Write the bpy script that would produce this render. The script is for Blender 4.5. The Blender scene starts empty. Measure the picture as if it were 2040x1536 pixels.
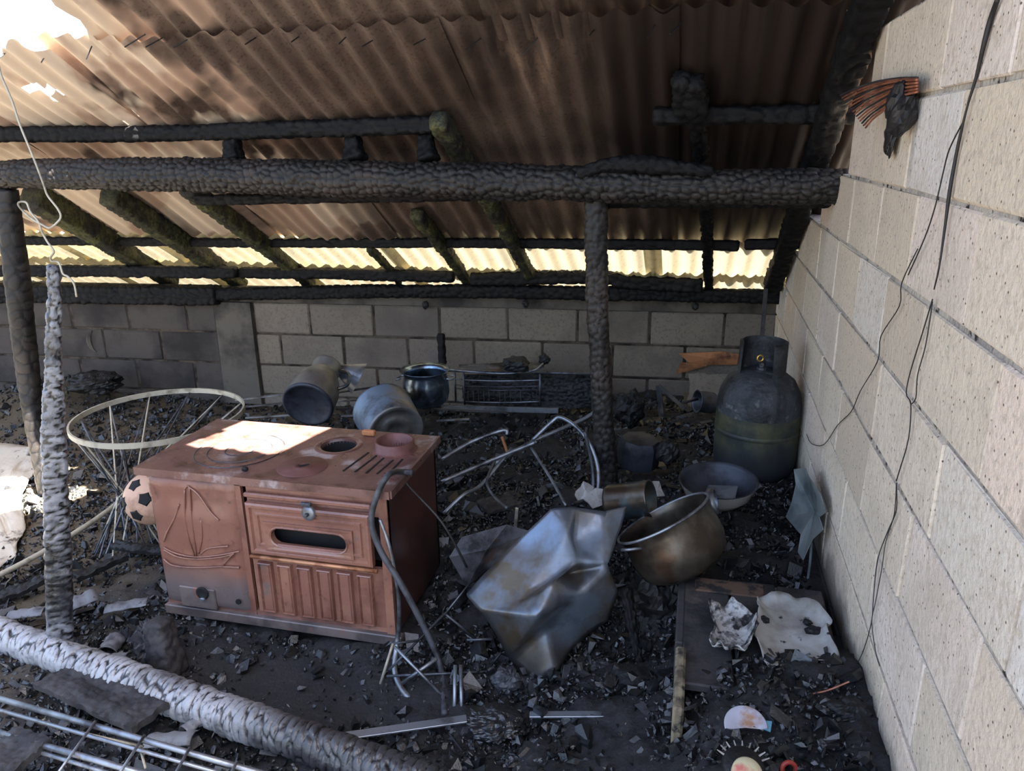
import bpy, math, random
import numpy as np
from mathutils import Matrix, Vector
random.seed(7); rng = np.random.default_rng(7)
SC = bpy.context.scene; COL = SC.collection
# ---------------------------------------------------------------- camera
PITCH, YAW, ROLL, FPX, CZ = 0.312495, 0.2384267, -0.01340473, 1507.25, 1.6
_f = np.array([-math.sin(YAW)*math.cos(PITCH), math.cos(YAW)*math.cos(PITCH), -math.sin(PITCH)])
_r0 = np.array([math.cos(YAW), math.sin(YAW), 0]); _u0 = np.cross(_r0, _f)
CR = _r0*math.cos(ROLL)+_u0*math.sin(ROLL); CU = -_r0*math.sin(ROLL)+_u0*math.cos(ROLL); CF = _f
cam = bpy.data.objects.new('camera', bpy.data.cameras.new('camera')); COL.objects.link(cam)
cam.data.sensor_width = 36; cam.data.lens = FPX/2040*36; cam.data.clip_start = 0.02
m = Matrix.Identity(4)
for i in range(3): m[i][0] = CR[i]; m[i][1] = CU[i]; m[i][2] = -CF[i]
m[2][3] = CZ; cam.matrix_world = m
SC.camera = cam
# ---------------------------------------------------------------- world, sun, exposure
W = bpy.data.worlds.new('sky'); SC.world = W; W.use_nodes = True
nt = W.node_tree; nt.nodes.clear()
sky = nt.nodes.new('ShaderNodeTexSky'); sky.sky_type = 'NISHITA'; sky.sun_disc = False
sky.sun_elevation = math.radians(69); sky.sun_rotation = math.radians(123); sky.dust_density = 3; sky.air_density = 1.0; sky.ozone_density = 1.0
bg = nt.nodes.new('ShaderNodeBackground'); bg.inputs[1].default_value = 0.62
ow = nt.nodes.new('ShaderNodeOutputWorld')
nt.links.new(sky.outputs[0], bg.inputs[0]); nt.links.new(bg.outputs[0], ow.inputs[0])
SUND = Vector((-0.37, 0.20, -1.0)).normalized()
sl = bpy.data.lights.new('sun', 'SUN'); sl.energy = 72; sl.angle = 0.009; sl.color = (1, .93, .82)
sun = bpy.data.objects.new('sun', sl); COL.objects.link(sun); sun.rotation_euler = SUND.to_track_quat('-Z', 'Y').to_euler()
SC.view_settings.view_transform = 'Standard'; SC.view_settings.look = 'None'; SC.view_settings.gamma = 1
SC.view_settings.use_curve_mapping = False; SC.view_settings.exposure = 0.20
# ---------------------------------------------------------------- pixel -> place helpers
A = np.array
def ray(u, v): return CF + CR*(u-1020)/FPX - CU*(v-768)/FPX
O3 = A([0, 0, CZ])
def atx(u, v, x): d = ray(u, v); return O3 + d*x/d[0]
def aty(u, v, y): d = ray(u, v); return O3 + d*y/d[1]
def atz(u, v, z): d = ray(u, v); return O3 + d*(z-CZ)/d[2]
RM, RC = 0.6, 3.42                       # roof plane z = RC - RM*y
def atroof(u, v, off=0.0):
    d = ray(u, v); t = (RC-off-CZ)/(d[2]+RM*d[1]); return O3+d*t
def cdir(r, u, f):
    d = CR*r+CU*u+CF*f; return d/np.linalg.norm(d)
# ---------------------------------------------------------------- noise
def _h(ix, iy, iz=0, k=0):
    n = (ix.astype(np.int64)*374761393 + iy.astype(np.int64)*668265263 + (np.int64(0)+iz)*2147483647 + k*1274126177) & 0x7fffffff
    n = ((n ^ (n >> 13))*1274126177) & 0x7fffffff
    n = (n ^ (n >> 16))
    return (n & 0xffff)/65535.0
def vn2(x, y, k=0):
    x = np.asarray(x, float); y = np.asarray(y, float)
    ix = np.floor(x); iy = np.floor(y); fx = x-ix; fy = y-iy
    fx = fx*fx*(3-2*fx); fy = fy*fy*(3-2*fy)
    a = _h(ix, iy, 0, k); b = _h(ix+1, iy, 0, k); c = _h(ix, iy+1, 0, k); d = _h(ix+1, iy+1, 0, k)
    return (a*(1-fx)+b*fx)*(1-fy)+(c*(1-fx)+d*fx)*fy - .5
def fbm(x, y, o=4, k=0):
    s = 0; a = 1
    for i in range(o): s = s + a*vn2(x*2**i, y*2**i, k+i*7); a *= .5
    return s
def vor(x, y, wrap=None, k=0):
    """F1, F2-F1 of jittered cells; y wraps at `wrap` cells"""
    ix = np.floor(x); iy = np.floor(y)
    f1 = np.full(x.shape, 9.); f2 = np.full(x.shape, 9.); cid = np.zeros(x.shape)
    for dx in (-1, 0, 1):
        for dy in (-1, 0, 1):
            cx = ix+dx; cy = iy+dy
            cw = np.mod(cy, wrap) if wrap else cy
            px = cx+.5+(_h(cx, cw, 0, k)-.5)*.85; py = cy+.5+(_h(cx, cw, 0, k+3)-.5)*.85
            d = np.hypot(x-px, y-py)
            n = d < f1
            f2 = np.where(n, f1, np.minimum(f2, d)); cid = np.where(n, _h(cx, cw, 0, k+5), cid); f1 = np.where(n, d, f1)
    return f1, f2-f1, cid
# ---------------------------------------------------------------- materials
def lin(c): return tuple(((x/255)/12.92 if x/255 <= .04045 else ((x/255+.055)/1.055)**2.4) for x in c)
def mat(name, base, rough=.6, metal=0., mix=(), bump=(), rnd=None, spec=.5, trans=None, geo=False, rough_noise=None, pits=None):
    """mix: list of (scale, colour, lo, hi[, stretch]) noise layers; bump: list of (scale, strength, distance)"""
    M = bpy.data.materials.new(name); M.use_nodes = True; t = M.node_tree; N = t.nodes; L = t.links
    b = N['Principled BSDF']; b.inputs['Roughness'].default_value = rough; b.inputs['Metallic'].default_value = metal
    b.inputs['Specular IOR Level'].default_value = spec
    if geo: co = N.new('ShaderNodeNewGeometry').outputs['Position']
    else: co = N.new('ShaderNodeTexCoord').outputs['Object']
    oi = None
    if rnd or not geo:
        oi = N.new('ShaderNodeObjectInfo')
    if not geo:
        va = N.new('ShaderNodeVectorMath'); va.operation = 'MULTIPLY_ADD'
        va.inputs[0].default_value = (7.3, 3.1, 5.7)
        cx = N.new('ShaderNodeCombineXYZ')
        for i in range(3): L.new(oi.outputs['Random'], cx.inputs[i])
        L.new(cx.outputs[0], va.inputs[1]); L.new(co, va.inputs[2]); co = va.outputs[0]
    def mixc(fac, a, bcol):
        mx = N.new('ShaderNodeMix'); mx.data_type = 'RGBA'; L.new(fac, mx.inputs[0])
        if hasattr(a, 'links'): L.new(a, mx.inputs[6])
        else: mx.inputs[6].default_value = (*a, 1)
        if hasattr(bcol, 'links'): L.new(bcol, mx.inputs[7])
        else: mx.inputs[7].default_value = (*bcol, 1)
        return mx.outputs[2]
    col = base
    if rnd:
        rp = N.new('ShaderNodeValToRGB'); rp.color_ramp.interpolation = 'LINEAR'
        e = rp.color_ramp.elements
        while len(e) < len(rnd): e.new(.5)
        for i, c in enumerate(rnd): e[i].position = i/(len(rnd)-1); e[i].color = (*c, 1)
        L.new(oi.outputs['Random'], rp.inputs[0]); col = rp.outputs[0]
    for ml in mix:
        sc, c2, lo, hi = ml[:4]
        n = N.new('ShaderNodeTexNoise'); n.inputs['Scale'].default_value = sc; n.inputs['Detail'].default_value = 5
        n.inputs['Roughness'].default_value = .62
        src = co
        if len(ml) > 4:
            mp = N.new('ShaderNodeMapping'); mp.inputs['Scale'].default_value = ml[4]; L.new(co, mp.inputs[0]); src = mp.outputs[0]
        L.new(src, n.inputs['Vector'])
        r = N.new('ShaderNodeMapRange'); r.inputs[1].default_value = lo; r.inputs[2].default_value = hi
        L.new(n.outputs[0], r.inputs[0]); col = mixc(r.outputs[0], col, c2)
    if pits:
        sc, c2, thr = pits
        v = N.new('ShaderNodeTexVoronoi'); v.inputs['Scale'].default_value = sc; L.new(co, v.inputs['Vector'])
        r = N.new('ShaderNodeMapRange'); r.inputs[1].default_value = thr; r.inputs[2].default_value = thr*.5
        L.new(v.outputs['Distance'], r.inputs[0]); col = mixc(r.outputs[0], col, c2)
    if hasattr(col, 'links'): L.new(col, b.inputs['Base Color'])
    else: b.inputs['Base Color'].default_value = (*col, 1)
    if rough_noise:
        sc, lo, hi = rough_noise
        n = N.new('ShaderNodeTexNoise'); n.inputs['Scale'].default_value = sc; n.inputs['Detail'].default_value = 3; L.new(co, n.inputs['Vector'])
        r = N.new('ShaderNodeMapRange'); r.inputs[1].default_value = .35; r.inputs[2].default_value = .65; r.inputs[3].default_value = lo; r.inputs[4].default_value = hi
        L.new(n.outputs[0], r.inputs[0]); L.new(r.outputs[0], b.inputs['Roughness'])
    prev = None
    for sc, st, di in bump:
        n = N.new('ShaderNodeTexNoise'); n.inputs['Scale'].default_value = sc; n.inputs['Detail'].default_value = 4; L.new(co, n.inputs['Vector'])
        bp = N.new('ShaderNodeBump'); bp.inputs['Strength'].default_value = st; bp.inputs['Distance'].default_value = di
        L.new(n.outputs[0], bp.inputs['Height'])
        if prev: L.new(prev, bp.inputs['Normal'])
        prev = bp.outputs[0]
    if prev: L.new(prev, b.inputs['Normal'])
    if trans:
        tb = N.new('ShaderNodeBsdfTranslucent'); tb.inputs[0].default_value = (*trans[1], 1)
        ms = N.new('ShaderNodeMixShader'); ms.inputs[0].default_value = trans[0]
        o = N['Material Output']; L.new(b.outputs[0], ms.inputs[1]); L.new(tb.outputs[0], ms.inputs[2]); L.new(ms.outputs[0], o.inputs[0])
    M['tree'] = 1
    return M
def posmix(M, colr, axis, a, b_, nsc=3, lo=.4, hi=.6, nst=(1, 1, 1)):
    """stain of its own shape, commoner towards one end of the world axis"""
    t = M.node_tree; N = t.nodes; L = t.links; b = N['Principled BSDF']; src = b.inputs['Base Color'].links[0].from_socket
    pos = N.new('ShaderNodeNewGeometry').outputs['Position']; sx = N.new('ShaderNodeSeparateXYZ'); L.new(pos, sx.inputs[0])
    r = N.new('ShaderNodeMapRange'); r.inputs[1].default_value = a; r.inputs[2].default_value = b_; L.new(sx.outputs[axis], r.inputs[0])
    mp = N.new('ShaderNodeMapping'); mp.inputs['Scale'].default_value = nst; L.new(pos, mp.inputs[0])
    n = N.new('ShaderNodeTexNoise'); n.inputs['Scale'].default_value = nsc; n.inputs['Detail'].default_value = 5; L.new(mp.outputs[0], n.inputs['Vector'])
    ad = N.new('ShaderNodeMath'); ad.operation = 'MULTIPLY_ADD'; ad.inputs[1].default_value = .6; L.new(r.outputs[0], ad.inputs[0]); L.new(n.outputs[0], ad.inputs[2])
    s2 = N.new('ShaderNodeMapRange'); s2.inputs[1].default_value = lo+.3; s2.inputs[2].default_value = hi+.3; L.new(ad.outputs[0], s2.inputs[0])
    mu = N.new('ShaderNodeMath'); mu.operation = 'MULTIPLY'; L.new(s2.outputs[0], mu.inputs[0]); L.new(r.outputs[0], mu.inputs[1])
    m_ = N.new('ShaderNodeMix'); m_.data_type = 'RGBA'; L.new(mu.outputs[0], m_.inputs[0]); L.new(src, m_.inputs[6]); m_.inputs[7].default_value = (*colr, 1)
    L.new(m_.outputs[2], b.inputs['Base Color'])
def crackmix(M, lo=.35, hi=.85):  # darkens the cracks: shade put into the colour, over deeper char
    t = M.node_tree; N = t.nodes; L = t.links; b = N['Principled BSDF']; src = b.inputs['Base Color'].links[0].from_socket
    at = N.new('ShaderNodeAttribute'); at.attribute_name = 'crack'
    r = N.new('ShaderNodeMapRange'); r.inputs[1].default_value = lo; r.inputs[2].default_value = hi; L.new(at.outputs['Fac'], r.inputs[0])
    m_ = N.new('ShaderNodeMix'); m_.data_type = 'RGBA'; L.new(r.outputs[0], m_.inputs[0]); m_.inputs[6].default_value = (.005, .005, .006, 1); L.new(src, m_.inputs[7])
    L.new(m_.outputs[2], b.inputs['Base Color'])
CHARC = (.008, .008, .009)
mchar = mat('charred_wood', CHARC, .58, mix=[(9, (.026, .025, .025), .5, .75), (60, (.003, .003, .004), .5, .7)], bump=[(120, .5, .004)], spec=.4)
mcharb = mat('charred_beam', (.017, .015, .014), .52, mix=[(4, (.055, .042, .035), .45, .75)], bump=[(150, .4, .003)], spec=.35)
msilver = mat('silvered_char', (.34, .35, .38), .40, mix=[(7, (.035, .035, .04), .48, .68), (70, (.02, .02, .025), .55, .75)], bump=[(140, .5, .003)], spec=.9)
msilver2 = mat('silvered_char_plank', (.20, .21, .24), .40, mix=[(5, (.018, .018, .022), .45, .62), (70, (.01, .01, .012), .55, .75)], bump=[(140, .5, .003)], spec=.9)
mmoss = mat('mossy_rafter', (.016, .015, .012), .75, mix=[(9, (.085, .088, .028), .42, .62), (60, (.01, .01, .008), .45, .65)], bump=[(90, .8, .006)])
posmix(msilver, (.035, .035, .04), 0, -1.25, -.95, 8, .15, .45); mcharlog = mat('cracked_char', (.006, .006, .007), .65, mix=[(9, (.014, .013, .013), .5, .75)], bump=[(150, .5, .003)], spec=.2); crackmix(mcharlog)
crackmix(mcharb); crackmix(msilver, .45, .8); crackmix(msilver2, .45, .8)
mdeep = mat('deep_soot', (.006, .006, .007), .8, bump=[(60, .5, .004)])
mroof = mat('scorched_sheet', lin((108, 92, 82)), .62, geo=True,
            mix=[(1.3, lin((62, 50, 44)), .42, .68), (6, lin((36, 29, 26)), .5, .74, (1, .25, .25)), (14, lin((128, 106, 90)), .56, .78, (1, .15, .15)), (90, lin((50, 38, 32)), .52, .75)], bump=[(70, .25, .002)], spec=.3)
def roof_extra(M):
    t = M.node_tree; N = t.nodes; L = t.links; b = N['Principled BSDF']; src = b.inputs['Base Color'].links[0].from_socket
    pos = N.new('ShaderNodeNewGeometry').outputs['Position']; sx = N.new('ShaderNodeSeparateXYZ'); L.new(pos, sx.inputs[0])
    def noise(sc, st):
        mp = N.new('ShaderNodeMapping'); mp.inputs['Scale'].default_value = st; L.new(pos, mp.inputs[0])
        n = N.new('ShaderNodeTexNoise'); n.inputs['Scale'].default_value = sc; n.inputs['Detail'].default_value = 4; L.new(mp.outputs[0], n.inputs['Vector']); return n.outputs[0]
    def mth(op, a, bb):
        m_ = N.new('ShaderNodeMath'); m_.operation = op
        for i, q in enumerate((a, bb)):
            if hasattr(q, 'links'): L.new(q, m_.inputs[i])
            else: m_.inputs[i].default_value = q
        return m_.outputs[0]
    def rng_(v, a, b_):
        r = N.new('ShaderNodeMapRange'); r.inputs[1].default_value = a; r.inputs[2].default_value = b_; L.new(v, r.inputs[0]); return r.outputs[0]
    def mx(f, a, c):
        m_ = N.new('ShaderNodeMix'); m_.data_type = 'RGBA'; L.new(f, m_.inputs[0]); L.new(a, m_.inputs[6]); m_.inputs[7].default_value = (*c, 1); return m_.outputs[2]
    # pale patches put sunlight into the colour on the left, soot to the right
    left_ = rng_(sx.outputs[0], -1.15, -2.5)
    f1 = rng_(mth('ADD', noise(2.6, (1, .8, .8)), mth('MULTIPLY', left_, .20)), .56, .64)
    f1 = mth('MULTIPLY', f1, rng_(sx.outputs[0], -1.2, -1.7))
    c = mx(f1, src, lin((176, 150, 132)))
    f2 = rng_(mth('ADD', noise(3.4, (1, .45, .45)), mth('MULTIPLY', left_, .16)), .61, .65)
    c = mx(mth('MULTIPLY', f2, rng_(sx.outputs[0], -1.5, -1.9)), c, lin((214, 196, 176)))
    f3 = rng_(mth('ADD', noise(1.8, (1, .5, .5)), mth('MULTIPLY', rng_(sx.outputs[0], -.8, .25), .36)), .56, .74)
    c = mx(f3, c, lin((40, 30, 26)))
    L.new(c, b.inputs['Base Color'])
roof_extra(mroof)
mrooflight = mat('sunlit_patch_sheet', lin((205, 165, 138)), .62, geo=True,  # pale tones put sunlit patches into the colour; material unused
            mix=[(3.2, lin((118, 88, 72)), .44, .56), (9, lin((66, 48, 40)), .54, .66, (1, .3, .3)), (60, lin((95, 72, 60)), .58, .8)], bump=[(70, .25, .002)], spec=.3, trans=(.05, (.9, .6, .42)))
meave = mat('translucent_sheet', lin((206, 196, 158)), .5, geo=True, mix=[(5, lin((170, 150, 96)), .5, .8), (40, lin((130, 112, 70)), .55, .8)], trans=(.055, (1, .90, .66)))
mdirt = mat('sooty_ground', (.016, .015, .016), .8, geo=True,
            mix=[(7, (.010, .010, .012), .44, .56), (45, (.04, .04, .045), .56, .7), (160, (.01, .01, .012), .45, .65)], bump=[(90, .7, .006), (300, .5, .002)])
mfront = mat('trodden_yard', (.05, .048, .046), .95, geo=True, mix=[(1.5, (.10, .095, .08), .45, .7)])
posmix(mdirt, (.085, .066, .042), 0, -1.5, -2.3, 2.6, .42, .55)
mout = mat('sandy_yard', lin((150, 112, 76)), .9, geo=True, mix=[(1.5, lin((150, 122, 84)), .45, .7)], bump=[(20, .4, .02)])
mchunk = mat('charcoal_lump', (.009, .010, .012), .36, geo=True, mix=[(26, (.036, .039, .048), .58, .68), (70, (.24, .25, .28), .71, .78), (18, (.003, .003, .004), .52, .6)], bump=[(220, .5, .002)], spec=.8)
mflake = mat('ash_grey_flake', (.055, .058, .068), .55, mix=[(16, (.02, .02, .024), .42, .58)], bump=[(90, .5, .003)])
BL = [lin((226, 212, 196)), lin((214, 198, 176)), lin((220, 214, 208)), lin((228, 208, 192)), lin((204, 188, 168))]
mblockR = mat('pumice_block', BL[0], .92, rnd=BL, mix=[(3, lin((196, 182, 166)), .45, .75), (60, lin((192, 178, 162)), .5, .7), (7, lin((110, 98, 88)), .66, .86, (1, 1, .35))], bump=[(70, .8, .006), (260, .6, .002)], spec=.2, pits=(55, lin((95, 84, 72)), .16))
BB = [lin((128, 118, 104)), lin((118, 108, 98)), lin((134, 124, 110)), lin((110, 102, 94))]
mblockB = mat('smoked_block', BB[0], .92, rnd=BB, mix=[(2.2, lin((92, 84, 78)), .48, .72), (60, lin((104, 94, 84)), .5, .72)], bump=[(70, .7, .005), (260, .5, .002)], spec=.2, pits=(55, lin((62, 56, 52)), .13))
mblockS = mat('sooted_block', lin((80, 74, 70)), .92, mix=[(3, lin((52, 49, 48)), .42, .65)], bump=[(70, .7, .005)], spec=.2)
posmix(mblockR, (.04, .036, .034), 2, .50, .28, 5, .42, .55)
mmortR = mat('pale_mortar', lin((184, 176, 166)), .95, geo=True, mix=[(9, lin((150, 144, 138)), .45, .65), (34, lin((60, 56, 54)), .56, .64)], bump=[(60, 1, .01)], spec=.1)
mmortB = mat('sooty_mortar', lin((88, 78, 68)), .95, geo=True, mix=[(12, lin((44, 40, 38)), .42, .62)], bump=[(60, 1, .008)], spec=.1)
mconc = mat('smoked_concrete', lin((98, 92, 84)), .9, geo=True, mix=[(4, lin((60, 56, 54)), .42, .62)], bump=[(40, .5, .004)], spec=.2)
ENA = lin((134, 92, 78))
menam = mat('brown_enamel', ENA, .30, mix=[(3.5, lin((154, 110, 90)), .48, .66), (5, lin((100, 64, 54)), .5, .68), (7, lin((104, 92, 88)), .62, .72), (40, lin((92, 66, 58)), .6, .75)], bump=[(28, .10, .003)], rough_noise=(9, .22, .42), spec=.6)
menamg = mat('smoked_enamel', lin((150, 92, 70)), .38, geo=True, mix=[(5, lin((120, 100, 90)), .45, .6)], bump=[(30, .10, .003)], rough_noise=(9, .26, .46))
menamf = menam.copy(); menamf.name = 'smoked_enamel_door'; posmix(menamf, lin((104, 92, 90)), 2, .30, .17, 5, .28, .5)
menamd = mat('scorched_enamel', lin((112, 100, 96)), .42, mix=[(8, lin((78, 70, 70)), .42, .6), (20, lin((140, 84, 62)), .6, .7)], bump=[(30, .1, .003)])
mside = mat('dark_enamel_side', lin((78, 44, 38)), .42, mix=[(4, lin((46, 30, 28)), .42, .62)], bump=[(25, .1, .003)])
mtop = mat('rusted_hob', lin((120, 88, 82)), .36, metal=.25, mix=[(6, lin((170, 158, 160)), .56, .66), (9, lin((84, 58, 52)), .5, .66), (80, lin((70, 50, 44)), .6, .8)], bump=[(60, .15, .002)], rough_noise=(12, .24, .5))
mring = mat('rust_red_disc', lin((112, 76, 72)), .5, metal=.3, mix=[(14, lin((96, 60, 56)), .45, .65)], bump=[(80, .2, .002)])
mblack = mat('black_void', (.004, .004, .005), .8)
for q_ in (menam, menamd, mside, mtop):
    b_ = q_.node_tree.nodes['Principled BSDF']; b_.inputs['Coat Weight'].default_value = .5; b_.inputs['Coat Roughness'].default_value = .18
mgold = mat('scuffed_edge', lin((184, 132, 100)), .32, metal=.4, mix=[(20, lin((140, 88, 62)), .45, .6)])
mgalv = mat('heat_dulled_steel', lin((150, 156, 164)), .40, metal=.75, mix=[(9, lin((78, 78, 82)), .48, .66), (16, lin((120, 96, 72)), .60, .72)], bump=[(60, .15, .001)])
mgalvd = mat('sooted_steel', lin((100, 104, 112)), .46, metal=.6, mix=[(9, lin((40, 40, 44)), .42, .62), (14, lin((96, 74, 58)), .58, .7)], bump=[(60, .2, .001)])
mwhite = mat('pale_rod', lin((176, 170, 154)), .55, metal=.2, mix=[(14, lin((120, 112, 96)), .52, .68)])
mcrum = mat('blued_sheet_steel', lin((118, 130, 146)), .36, metal=.65, mix=[(3.2, lin((100, 88, 72)), .48, .62), (5, lin((64, 72, 84)), .52, .68), (2.2, lin((44, 42, 44)), .56, .68)], bump=[(9, .25, .01)], rough_noise=(6, .22, .45), geo=True)
posmix(mcrum, (.032, .028, .026), 2, .30, .05, 5, .32, .6)
mtemper = mat('heat_tinted_steel', lin((108, 100, 90)), .36, metal=.75, mix=[(7, lin((74, 64, 56)), .42, .60), (6, lin((106, 74, 54)), .60, .72), (5, lin((86, 106, 116)), .57, .67), (3, lin((56, 50, 48)), .50, .64)], bump=[(18, .15, .003)], rough_noise=(8, .2, .45))
mpotblue = mat('blue_tempered_steel', lin((150, 172, 196)), .24, metal=.95, mix=[(6, lin((58, 60, 62)), .45, .62), (9, lin((150, 130, 70)), .62, .7)])
malu = mat('grey_aluminium', lin((128, 128, 126)), .45, metal=.45, mix=[(5, lin((84, 82, 80)), .46, .66)], bump=[(30, .2, .003)])
maludark = mat('sooted_base', lin((58, 62, 72)), .5, metal=.35, mix=[(14, lin((36, 38, 46)), .45, .62)], bump=[(35, .4, .004)])
mzinc = mat('blue_grey_zinc', lin((112, 128, 146)), .5, metal=.4, mix=[(4, lin((140, 134, 124)), .54, .6), (8, lin((62, 68, 78)), .5, .66)], bump=[(25, .3, .004)])
mgas = mat('scorched_paint_cylinder', lin((84, 84, 62)), .55, metal=.2, geo=True, mix=[(6, lin((48, 52, 50)), .45, .6), (20, lin((100, 92, 72)), .6, .75)], bump=[(50, .3, .003)])
posmix(mgas, (.030, .034, .042), 2, .52, .36, 5, .3, .5)
mgasd = mat('blistered_soot_grey', lin((64, 66, 70)), .65, metal=.2, geo=True, mix=[(24, lin((110, 108, 108)), .58, .68), (9, lin((34, 36, 40)), .45, .6)], bump=[(45, .9, .008)])
mbrass = mat('brass', lin((196, 160, 84)), .35, metal=.8)
mwood = mat('singed_wood', lin((170, 112, 72)), .7, mix=[(7, lin((96, 58, 36)), .5, .66), (10, (.02, .016, .014), .60, .7)], bump=[(60, .3, .003)])
mwoodp = mat('weathered_bare_wood', lin((150, 138, 114)), .8, mix=[(16, lin((80, 72, 60)), .42, .62, (1, 1, .2)), (30, (.02, .02, .02), .5, .6)], bump=[(120, .6, .003)])
mboard = mat('half_burnt_board', (.045, .042, .044), .7, mix=[(6, (.12, .095, .075), .56, .68), (10, (.015, .015, .018), .45, .6)], bump=[(90, .5, .004)])
mash = mat('melted_white_sheet', lin((176, 174, 170)), .6, mix=[(5, lin((132, 126, 118)), .45, .62), (24, lin((40, 38, 38)), .62, .68)], bump=[(24, .4, .006)])
mplas = mat('grey_film', lin((136, 142, 142)), .35, mix=[(6, lin((78, 88, 92)), .48, .66), (24, lin((40, 44, 48)), .64, .7)], bump=[(14, .4, .01)], trans=(.25, (.5, .58, .6)))
mrub = mat('burnt_rubber', lin((74, 76, 82)), .5, mix=[(14, lin((38, 38, 42)), .45, .62)], bump=[(50, .4, .002)])
mcopper = mat('bare_copper_brown', lin((176, 112, 84)), .45, metal=.4, mix=[(20, lin((120, 74, 58)), .45, .6)])
mwirek = mat('black_cable', (.014, .013, .014), .5, bump=[(80, .5, .003)])
mball = mat('scorched_leather', lin((196, 158, 134)), .6, mix=[(8, lin((150, 112, 92)), .48, .62)])
mred = mat('dull_red', lin((150, 52, 42)), .45)
mcream = mat('cream_cap', lin((206, 196, 160)), .4, mix=[(10, lin((190, 110, 100)), .5, .6)])
mteal = mat('blue_glaze', lin((96, 150, 168)), .4)
mlilac = mat('pale_glaze', lin((176, 176, 190)), .4, mix=[(9, lin((150, 112, 84)), .5, .6)])
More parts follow.
